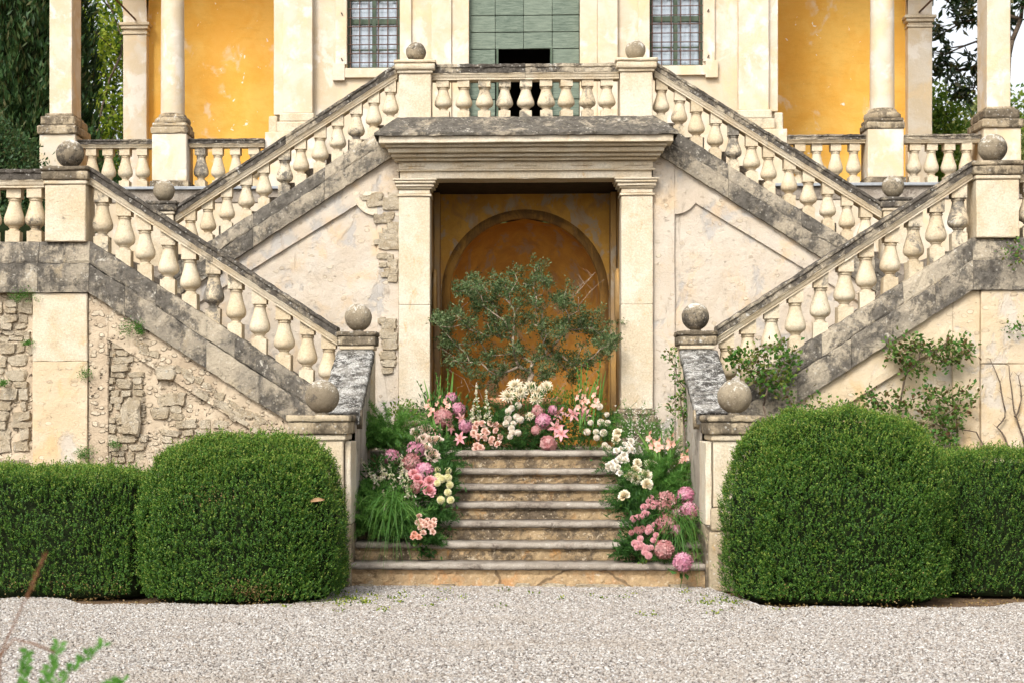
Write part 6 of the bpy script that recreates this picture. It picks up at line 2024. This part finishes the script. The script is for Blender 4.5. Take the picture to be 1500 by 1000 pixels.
for (x, y, z, d, label) in DAHLIAS:
    t = thing('dahlia', label, 'dahlia', 'cream dahlias on the landing', (x, y, z))
    o = put('bloom', random.choice(DAHL), t, 0, 0, 0, 0, d * .56)
    dv = face(o, -.8, .45, .3)
    stem_down(t, (0, 0, 0), dv, .4, .004)
for (x, y, z, d, label) in LILIES:
    t = thing('lily', label, 'lily', 'lilies on the landing', (x, y, z))
    o = put('bloom', random.choice(LILY), t, 0, 0, 0, 0, d * .60)
    dv = face(o, -.8, .25, .4)
    s2 = put('stamen', STAM, t, 0, 0, 0, 0, d * .5)
    s2.rotation_mode = 'QUATERNION'; s2.rotation_quaternion = o.rotation_quaternion
    stem_down(t, (0, .02, 0), dv, .3, .0035)
    leaf_pair(t, (0, .03, -.05), 4, .10, .022)
for (a, b, label) in GLADIOLI:
    a, b = Vector(a), Vector(b)
    t = thing('gladiolus', label, 'gladiolus', 'gladioli in the flower banks', tuple(a))
    v = b - a
    bend = Vector((v.x * .35, 0, 0))
    pts = [v * k / 8 + bend * ((k / 8) ** 2 - k / 8) for k in range(9)]
    pts = [p + Vector((0, -.14, 0)) for p in pts]
    G().tube(pts, .0085, .004, 6).build('stem', M['stem'], t, True)
    nb = 9
    for k in range(nb):
        f = .30 + .66 * k / (nb - 1)
        i_ = min(7, int(f * 8)); p = pts[i_].lerp(pts[i_ + 1], f * 8 - i_)
        sgn = 1 if k % 2 else -1
        if k < 3:
            g = G()
            for q in range(5):
                petal(g, .040, .034, .7, q * 1.2566, .9, .004, 0, .3, .2, 3, 3)
            o = g.build('floret', M['glad'], t, True); o.location = p + Vector((sgn * .012, -.012, 0))
            face(o, -.6, .3, .3, sgn * .5)
        else:
            s_ = .046 * (1.15 - f * .6)
            V, F = leaf_arrays(np.array([tuple(p)] * 3), np.array([[sgn * .5, -.25, 1.0], [sgn * .35, -.5, 1.0], [sgn * .6, 0, 1.0]]), np.array([[0, -1, .2]] * 3) + RNG.normal(0, .3, (3, 3)), s_ * 1.6, s_ * .55, .5)
            npmesh('bud', V, F, M['glad'] if k == 3 else M['blade'], t)
    P = np.tile(np.array([[0, -.10, -.06]]), (5, 1)) + RNG.normal(0, .02, (5, 3))
    D = np.array([tuple(v.normalized())] * 5) + RNG.normal(0, .13, (5, 3))
    V, F = blade_arrays(P, D, RNG.uniform(0, .15, 5), RNG.uniform(.7, 1.12, 5) * v.length, np.full(5, .026))
    npmesh('leaf', V, F, M['blade'], t)
for (a, b, label) in SNAPS:
    a, b = Vector(a), Vector(b)
    t = thing('snapdragon', label, 'snapdragon', 'flower spikes in the flower banks', tuple(a))
    v = b - a
    f0 = Vector((0, -.10, 0))
    G().tube([Vector((0, 0, -.1)), f0 + v * .3 + Vector((.01, 0, 0)), f0 + v * .7, f0 + v], .004, .0018, 5).build('stem', M['stem'], t, True)
    n = 46
    f = np.sort(RNG.uniform(.0, 1.0, n))
    P = np.array([[0, -.10, 0]]) + np.array(tuple(v))[None] * f[:, None] + RNG.normal(0, 1, (n, 3)) * (0.020 * (1.15 - f))[:, None]
    PP = np.repeat(P, 4, axis=0); D = rand_unit(n * 4) + np.array([0, -.4, .3])
    V, F = leaf_arrays(PP, D, rand_unit(n * 4), np.repeat(.030 * (1.15 - .6 * f), 4), np.repeat(.024 * (1.15 - .6 * f), 4), .2)
    npmesh('florets', V, F, M['snap'], t)['kind'] = 'stuff'
    leaf_pair(t, (0, 0, -.02), 7, .05, .010, 'fern')

# ------------------------------------------------------------------ greenery of the banks
FL, FLD, DK, GRS, LEAFY, AIRY, ROS = [], [], [], [], [], [], []
def acc(lst, V, F):
    o = sum(len(v) for v, f in lst)
    lst.append((V, F + o))
NAMED = {'fluff': [], 'fluff_d': [], 'dark': [], 'grass': [], 'leafy': [], 'airy': [], 'rose': []}
rng = np.random.default_rng(99)
def needles(c, r, n_st, per, rng, fine=.0022, droop=.25):
    """feathery fern: plumes of fine needles along arching stems"""
    c = np.array(c)
    S = rand_unit(n_st, rng); S[:, 2] = np.abs(S[:, 2]) * .9 + .05; S[:, 1] = -np.abs(S[:, 1]) * .8 + .15
    S = unit(S)
    L = r * rng.uniform(.7, 1.25, n_st)
    t = rng.uniform(.15, 1.0, (n_st, per))
    P = c[None, None] + S[:, None] * (L[:, None] * t)[:, :, None]
    P[:, :, 2] -= droop * (L[:, None] * t ** 2)
    P = P.reshape(-1, 3)
    D = np.repeat(S, per, axis=0) * .7 + rand_unit(len(P), rng) * .8
    ln = rng.uniform(.025, .055, len(P)) * (r / .25) ** .3
    return leaf_arrays(P, D, rand_unit(len(P), rng), ln, np.full(len(P), fine * 2.9), .05)
def plume_thing(label, x, y, z, r, mat, seed, n_st=120, per=150):
    rg = np.random.default_rng(seed)
    t = thing('feathery_fern', label, 'fern', 'feathery ferns in the flower banks', (x, y, z - r * .6))
    V, F = needles((0, -.05, 0), r * 1.9, n_st, per, rg)
    npmesh('fronds', V, F, M[mat], t)
    G().tube([(0, .05, -.25), (0, .02, 0), (.01, 0, r * .8)], .004, .002, 5).build('stem', M['stem'], t)
named_done = 0
FERN_LABELS = {0: 'big feathery fern plume against the left pier, highest in the left bank', 3: 'feathery fern drooping low beside the left pier foot', 47: 'pale feathery fern under the white blooms in the right bank'}
for i, (x, y, z, r, kind) in enumerate(GREENS):
    r *= 1.12
    if kind == 'fluff' and i in FERN_LABELS:
        plume_thing(FERN_LABELS[i], x, y, z, r, 'fern_light', 200 + i)
        continue
    NAMED[kind].append((x, y, z, r))
def merge(lst):
    return np.concatenate([v for v, f in lst]), np.concatenate([f for v, f in lst])
lst = []
for (x, y, z, r) in NAMED['fluff']:
    acc(lst, *needles((x, y - .05, z - r * .5), r * 1.6, 60, 110, rng))
V, F = merge(lst); tag(npmesh('fern_fronds', V, F, M['fern']), kind='stuff')
lst = []
for (x, y, z, r) in NAMED['fluff_d']:
    acc(lst, *needles((x, y, z - r * .5), r * 1.4, 36, 90, rng, .0026))
V, F = merge(lst); tag(npmesh('dark_fern_fronds', V, F, M['fern_dark']), kind='stuff')
lst = []
for (x, y, z, r) in NAMED['dark']:
    n = 560
    off = rand_unit(n, rng) * (rng.uniform(.2, 1, (n, 1)) ** .5) * np.array([r, r * .7, r])
    P = np.array([x, y + .04, z]) + off
    D = off * .8 / r + rand_unit(n, rng) * .6 + np.array([0, -.3, .35])
    acc(lst, *leaf_arrays(P, D, rand_unit(n, rng) + np.array([0, -.4, .7]), rng.uniform(.04, .085, n), rng.uniform(.008, .026, n), .12, .12))
# foliage cushions that hold the blooms together, down to the stone
for (x, y, z, r) in NAMED['dark'] + NAMED['fluff_d']:
    zs = step_height(y)
    if z - r > zs:
        n = 160
        P = np.stack([rng.normal(x, r * .5, n), rng.normal(y + .08, r * .25, n), rng.uniform(zs, z, n)], 1)
        acc(lst, *leaf_arrays(P, rand_unit(n, rng) + np.array([0, -.3, .3]), rand_unit(n, rng), rng.uniform(.05, .1, n), rng.uniform(.01, .03, n), .12))
V, F = merge(lst); tag(npmesh('bank_foliage', V, F, M['fern_dark']), kind='stuff')
lst = []
for (x, y, z, r) in NAMED['grass']:
    n = 34
    P = np.array([x, y, z - r]) + rng.normal(0, .25, (n, 3)) * np.array([r, r, r * .3])
    D = rng.normal(0, .34, (n, 3)) + np.array([0, -.22, 1])
    acc(lst, *blade_arrays(P, D, rng.uniform(.1, .75, n), rng.uniform(1.3, 2.3, n) * r, rng.uniform(.005, .011, n), 6, rng))
V, F = merge(lst); tag(npmesh('grass_blades', V, F, M['blade']), kind='stuff')
tuft = thing('grass_tuft', 'arching grass tuft hanging over the steps low in the left bank by the pier', 'grass tuft', None, (-1.36, 17.35, 0.62))
n = 210
P = rng.normal(0, .07, (n, 3)) + np.array([0, 0, .16])
D = rng.normal(0, .75, (n, 3)) + np.array([-.1, -.4, .7])
V, F = blade_arrays(P, D, rng.uniform(.6, 1.6, n), rng.uniform(.2, .44, n), rng.uniform(.005, .009, n), 7, rng)
npmesh('blade', V, F, M['blade'], tuft)['kind'] = 'stuff'
tuft = thing('grass_tuft', 'arching dark grass tuft brushing the base of the right front pier', 'grass tuft', None, (1.50, 17.35, 0.45))
D = rng.normal(0, .75, (n, 3)) + np.array([.1, -.5, .7])
V, F = blade_arrays(P, D, rng.uniform(.5, 1.5, n), rng.uniform(.28, .5, n), rng.uniform(.004, .008, n), 7, rng)
npmesh('blade', V, F, M['blade'], tuft)['kind'] = 'stuff'
lst = []
for (x, y, z, r) in NAMED['leafy']:
    n = 260
    off = rand_unit(n, rng) * (rng.uniform(.1, 1, (n, 1)) ** .5) * r
    acc(lst, *leaf_arrays(np.array([x, y, z]) + off, off / r * .6 + rand_unit(n, rng) * .6 + np.array([0, -.2, .4]), rand_unit(n, rng) + np.array([0, -.3, .9]), rng.uniform(.03, .05, n), rng.uniform(.016, .028, n), .15))
V, F = merge(lst); tag(npmesh('bright_leaf_sprigs', V, F, M['tree_bright']), kind='stuff')
lst = []; lw = []
for (x, y, z, r) in NAMED['airy']:
    n = 150
    P = np.array([x, y, z]) + rng.normal(0, .5, (n, 3)) * r
    acc(lw, *leaf_arrays(np.repeat(P, 3, axis=0), rand_unit(n * 3, rng), rand_unit(n * 3, rng), np.full(n * 3, .015), np.full(n * 3, .012), .2))
    acc(lst, *needles((x, y, z - r), r * 1.9, 30, 70, rng, .002, .05))
V, F = merge(lst); tag(npmesh('airy_stalks', V, F, M['fern']), kind='stuff')
V, F = merge(lw); tag(npmesh('tiny_white_florets', V, F, M['white_petal']), kind='stuff')

# ------------------------------------------------------------------ the olive in its pot
ot = thing('olive_tree', 'spreading little olive tree in front of the niche', 'olive tree', None, (0.0, 21.35, 1.30))
org = Vector((0.0, 21.35, 1.30))
rng = np.random.default_rng(3)
tg = []; cl = []
for (x, y, z, r) in OLIVE:
    for k in range(3):
        q = Vector((x, y, z)) - org + Vector((rng.normal(0, r * .55), rng.normal(0, .20), rng.normal(0, r * .55)))
        tg.append(q)
base = [(0.02, 0, 0.25), (0.0, 0.02, .42), (-.03, 0, .60), (0.02, -.02, .74)]
tips, nodes = grow(ot, M['bark_olive'], base, tg, .0030, .09, .30, 8, .46, 5, 'branch', 'trunk', .25)
twg = [nodes[int(k)] for k in rng.integers(len(base), len(nodes), 520)]
C = np.array([tuple(c) for c in tg + [t_ for t_ in twg if t_.z > .75]])
per = 38
n = len(C) * per
# leaves sit along short twigs leaving each point
tw = unit(rand_unit(len(C), rng) + np.array([0, -.1, .45]))
f = rng.uniform(0, 1, (len(C), per))
P = (C[:, None] + tw[:, None] * (f * .13)[:, :, None]).reshape(-1, 3) + rng.normal(0, .022, (n, 3))
D = np.repeat(tw, per, axis=0) * .7 + rand_unit(n, rng) * .8
V, F = leaf_arrays(P, D, rand_unit(n, rng) + np.array([0, -.2, .6]), rng.uniform(.026, .048, n), rng.uniform(.010, .018, n), .15)
npmesh('crown', V, F, M['olive'], ot)
# dry bare twigs on the right shoulder and along the hem
g = G()
for (x, z) in [(.78, 2.06), (.86, 2.15), (.70, 2.0), (.92, 2.02), (.64, 1.95), (-1.02, 1.2), (-.95, .95), (.95, 1.0), (-.7, .8), (.5, .8), (-.3, .72), (.15, .8)]:
    p0 = Vector((x * .72, rng.normal(0, .1), z - .28)); p1 = Vector((x, rng.normal(0, .1), z))
    g.tube([p0, (p0 + p1) / 2 + Vector((rng.normal(0, .03), 0, .02)), p1], .0035, .0015, 4)
    for k in range(5):
        b = p0.lerp(p1, rng.uniform(.3, 1)); g.tube([b, b + Vector((rng.normal(0, .06), rng.normal(0, .05), rng.normal(.03, .06)))], .0016, .001, 4)
g.build('dry_twigs', M['bark_olive'], ot)
pot = thing('terracotta_pot', 'terracotta pot half hidden by flowers under the olive tree', 'pot', None, (0.0, 21.35, 1.293))
G().lathe([(.26, 0), (.30, .03), (.36, .30), (.40, .50), (.44, .52), (.45, .60), (.43, .61), (.40, .58), (.38, .52), (.02, .50)], seg=36).build('pot_body', M['terracotta'], pot, True)
G().lathe([(.39, .49), (.20, .53), (.02, .55)], seg=24).build('potting_soil', M['soil'], pot, True)

# ------------------------------------------------------------------ climbing roses and bare canes on the right
def climber(label, base, targets, seed, mat='rose_leaf_red', per=26, leaf=.052, cat='climbing rose', name='climbing_rose', spread=(.055, .035, .05), bend=.2, r=.0032):
    rng = np.random.default_rng(seed)
    t = thing(name, label, cat, 'climbing roses on the stair walls', base[0])
    o = Vector(base[0])
    tg = [Vector(p) - o for p in targets]
    grow(t, M['bark'], [Vector(p) - o for p in base], tg, r, .09, .22, seed, .4, 5, 'branch', 'cane', bend)
    clump_leaves(t, 'foliage', M[mat], tg, per, spread, leaf, leaf * .68, .15, rng)
    return t
climber('green climbing rose spilling over the string course beside the right pier', [(2.75, 19.3, .9), (2.72, 19.28, 1.4), (2.62, 19.2, 1.8), (2.66, 19.15, 2.0)], CLIMB1, 61, 'rose_leaf', 38, .062)
climber('tall climbing rose on the right wall with a reddish crown of leaves', [(4.22, 19.42, .5), (4.22, 19.40, 1.2), (4.14, 19.38, 1.75), (4.20, 19.36, 2.1)], CLIMB2 + CLIMB3 + CLIMB4, 62, 'rose_leaf_red', 30, .062)
climber('bushy climbing rose low on the right wall above the small hedge', [(4.75, 19.42, .5), (4.74, 19.38, 1.0), (4.78, 19.36, 1.5), (4.76, 19.34, 1.8)], CLIMB5, 63, 'rose_leaf_red', 34, .062)
climber('small climbing rose just above the domed right hedge', [(3.3, 19.36, .6), (3.32, 19.33, 1.2), (3.36, 19.3, 1.6)], CLIMB6, 64, 'rose_leaf', 18, .05)
climber('sprig of climbing rose entering at the right edge of the wall', [(6.2, 19.36, 2.0), (6.0, 19.34, 2.9), (5.7, 19.32, 3.2)], CLIMB7, 65, 'rose_leaf', 16, .05)
climber('climbing rose with dark red tips trailing beside the right inner pier', [(1.74, 18.9, 1.2), (1.72, 18.95, 1.6), (1.68, 19.0, 1.9)], CLIMB8, 66, 'rose_leaf', 22, .05, spread=(.03, .03, .035))
for i, tw_ in enumerate(TWIGS):
    t = thing('bare_cane', ['long zigzag bare rose cane on the right pilaster', 'bare rose cane at the right edge with a forked tip', 'short bare cane curving up at the right edge', 'low bare cane creeping sideways along the right wall foot'][i], 'rose cane', 'bare rose canes on the right wall', tuple(tw_[-1]))
    o = Vector(tw_[-1])
    pts = [Vector(p) - o for p in tw_][::-1]
    g = G()
    sub = []
    for a_, b_ in zip(pts[:-1], pts[1:]):
        sub += [a_, a_.lerp(b_, .5) + Vector((random.uniform(-.012, .012), 0, 0))]
    sub.append(pts[-1])
    g.tube(sub, .012, .005, 6)
    g.build('cane', M['bark'], t, True)
    g = G()
    for k in range(9):
        p = random.choice(sub[2:]); g.tube([p, p + Vector((random.uniform(-.08, .08), -.01, random.uniform(.0, .08)))], .003, .0012, 4)
    g.build('twig', M['bark'], t)
WEED = ['green weed at the top left corner of the left pilaster', 'tiny weed left of the pilaster top under the string course', 'weed growing under the sloping left string course', 'small weed beside the one under the sloping string', 'weed in the joint on the right side of the left pilaster', 'tiny weed in the rubble far left', 'weed at the foot of the left pilaster on its right side', 'little weed beside the upright stone slab in the left wall', 'weed at the left edge above the low hedge', 'small weed left of the upright slab near the hedge top', 'sparse weed at the end of the trail under the sloping string']
for i, (x, y, z, r) in enumerate(WALL_TUFTS):
    t = thing('wall_weed', WEED[i], 'weed', 'weeds in the left wall', (x, y, z))
    lv = clump_leaves(t, 'leaves', M['fern'], [(random.gauss(0, r * .6), -random.uniform(0, .05), random.gauss(0, r * .4)) for k in range(14)], 16, (r * .3, .03, r * .3), .024, .011, .0)
    lv['kind'] = 'stuff'
# thin winter creeper on the left band
g = G()
cr = thing('bare_creeper', 'thin leafless creeper on the left wall near the front pier', 'creeper', None, (-2.95, 19.4, 1.2))
for k in range(9):
    p = Vector((random.uniform(-.12, .2), .045, random.uniform(-.1, .25))); pts = [p]
    for q in range(4):
        pts.append(pts[-1] + Vector((random.uniform(-.08, .06), 0, random.uniform(-.02, .1))))
    g.tube(pts, .004, .0015, 4)
g.build('stem', M['bark'], cr)

# ------------------------------------------------------------------ blurred plants close to the camera, lower left
t = thing('grass_stalk', 'blurred reddish grass seed stalk at the lower left in the foreground', 'grass stalk', None, FG_GRASS[0][0])
o = Vector(FG_GRASS[0][0])
pts = [Vector(p) - o for p in FG_GRASS[0]]
G().tube([pts[0] + Vector((-.03, 0, -.9)), pts[0] + Vector((-.005, 0, -.3))] + pts, .0035, .0016, 6).build('stalk', M['seed'], t, True)
P = np.array([tuple(pts[2].lerp(pts[3], u)) for u in np.linspace(-.35, 1, 110)]) + rng.normal(0, .0028, (110, 3))
V, F = leaf_arrays(P, np.array([[.4, 0, 1.0]]) + rng.normal(0, .25, (110, 3)), rand_unit(110, rng), np.full(110, .014), np.full(110, .004), .2)
npmesh('seed_head', V, F, M['seed'], t)
t = thing('leafy_shoot', 'blurred fresh green shoot at the lower left corner close to the camera', 'plant', None, FG_SHOOT[0][0])
o = Vector(FG_SHOOT[0][0])
g = G(); LP = []; LD = []
for ci, ch in enumerate(FG_SHOOT):
    if ci == 4:
        continue
    pts = [Vector(p) - o for p in ch]
    g.tube([pts[0] + Vector((-.01, 0, -.5))] + pts, .0028, .0014, 5)
    for a_, b_ in zip(pts[:-1], pts[1:]):
        for u in np.linspace(0, 1, 7):
            for sg in (-1, 1):
                LP.append(tuple(a_.lerp(b_, u))); LD.append((sg * .8 + .2, -.2, .7))
n = len(LP)
g.build('stem', M['shoot'], t, True)
V, F = leaf_arrays(np.array(LP), np.array(LD) + rng.normal(0, .25, (n, 3)), rng.normal(0, .3, (n, 3)) + np.array([0, -1, .3]), rng.uniform(.018, .03, n), rng.uniform(.012, .018, n), .1)
npmesh('leaf', V, F, M['shoot'], t)['kind'] = 'stuff'
t = thing('dry_grass_blade', 'blurred brown grass blade curving over the gravel at lower left', 'grass blade', None, FG_SHOOT[4][0])
o = Vector(FG_SHOOT[4][0])
pts = [Vector(p) - o for p in FG_SHOOT[4]]
G().tube([pts[0] + Vector((-.12, 0, -.4)), pts[0] + Vector((-.06, 0, -.08))] + pts, .002, .003, 5).build('blade', M['seed'], t, True)
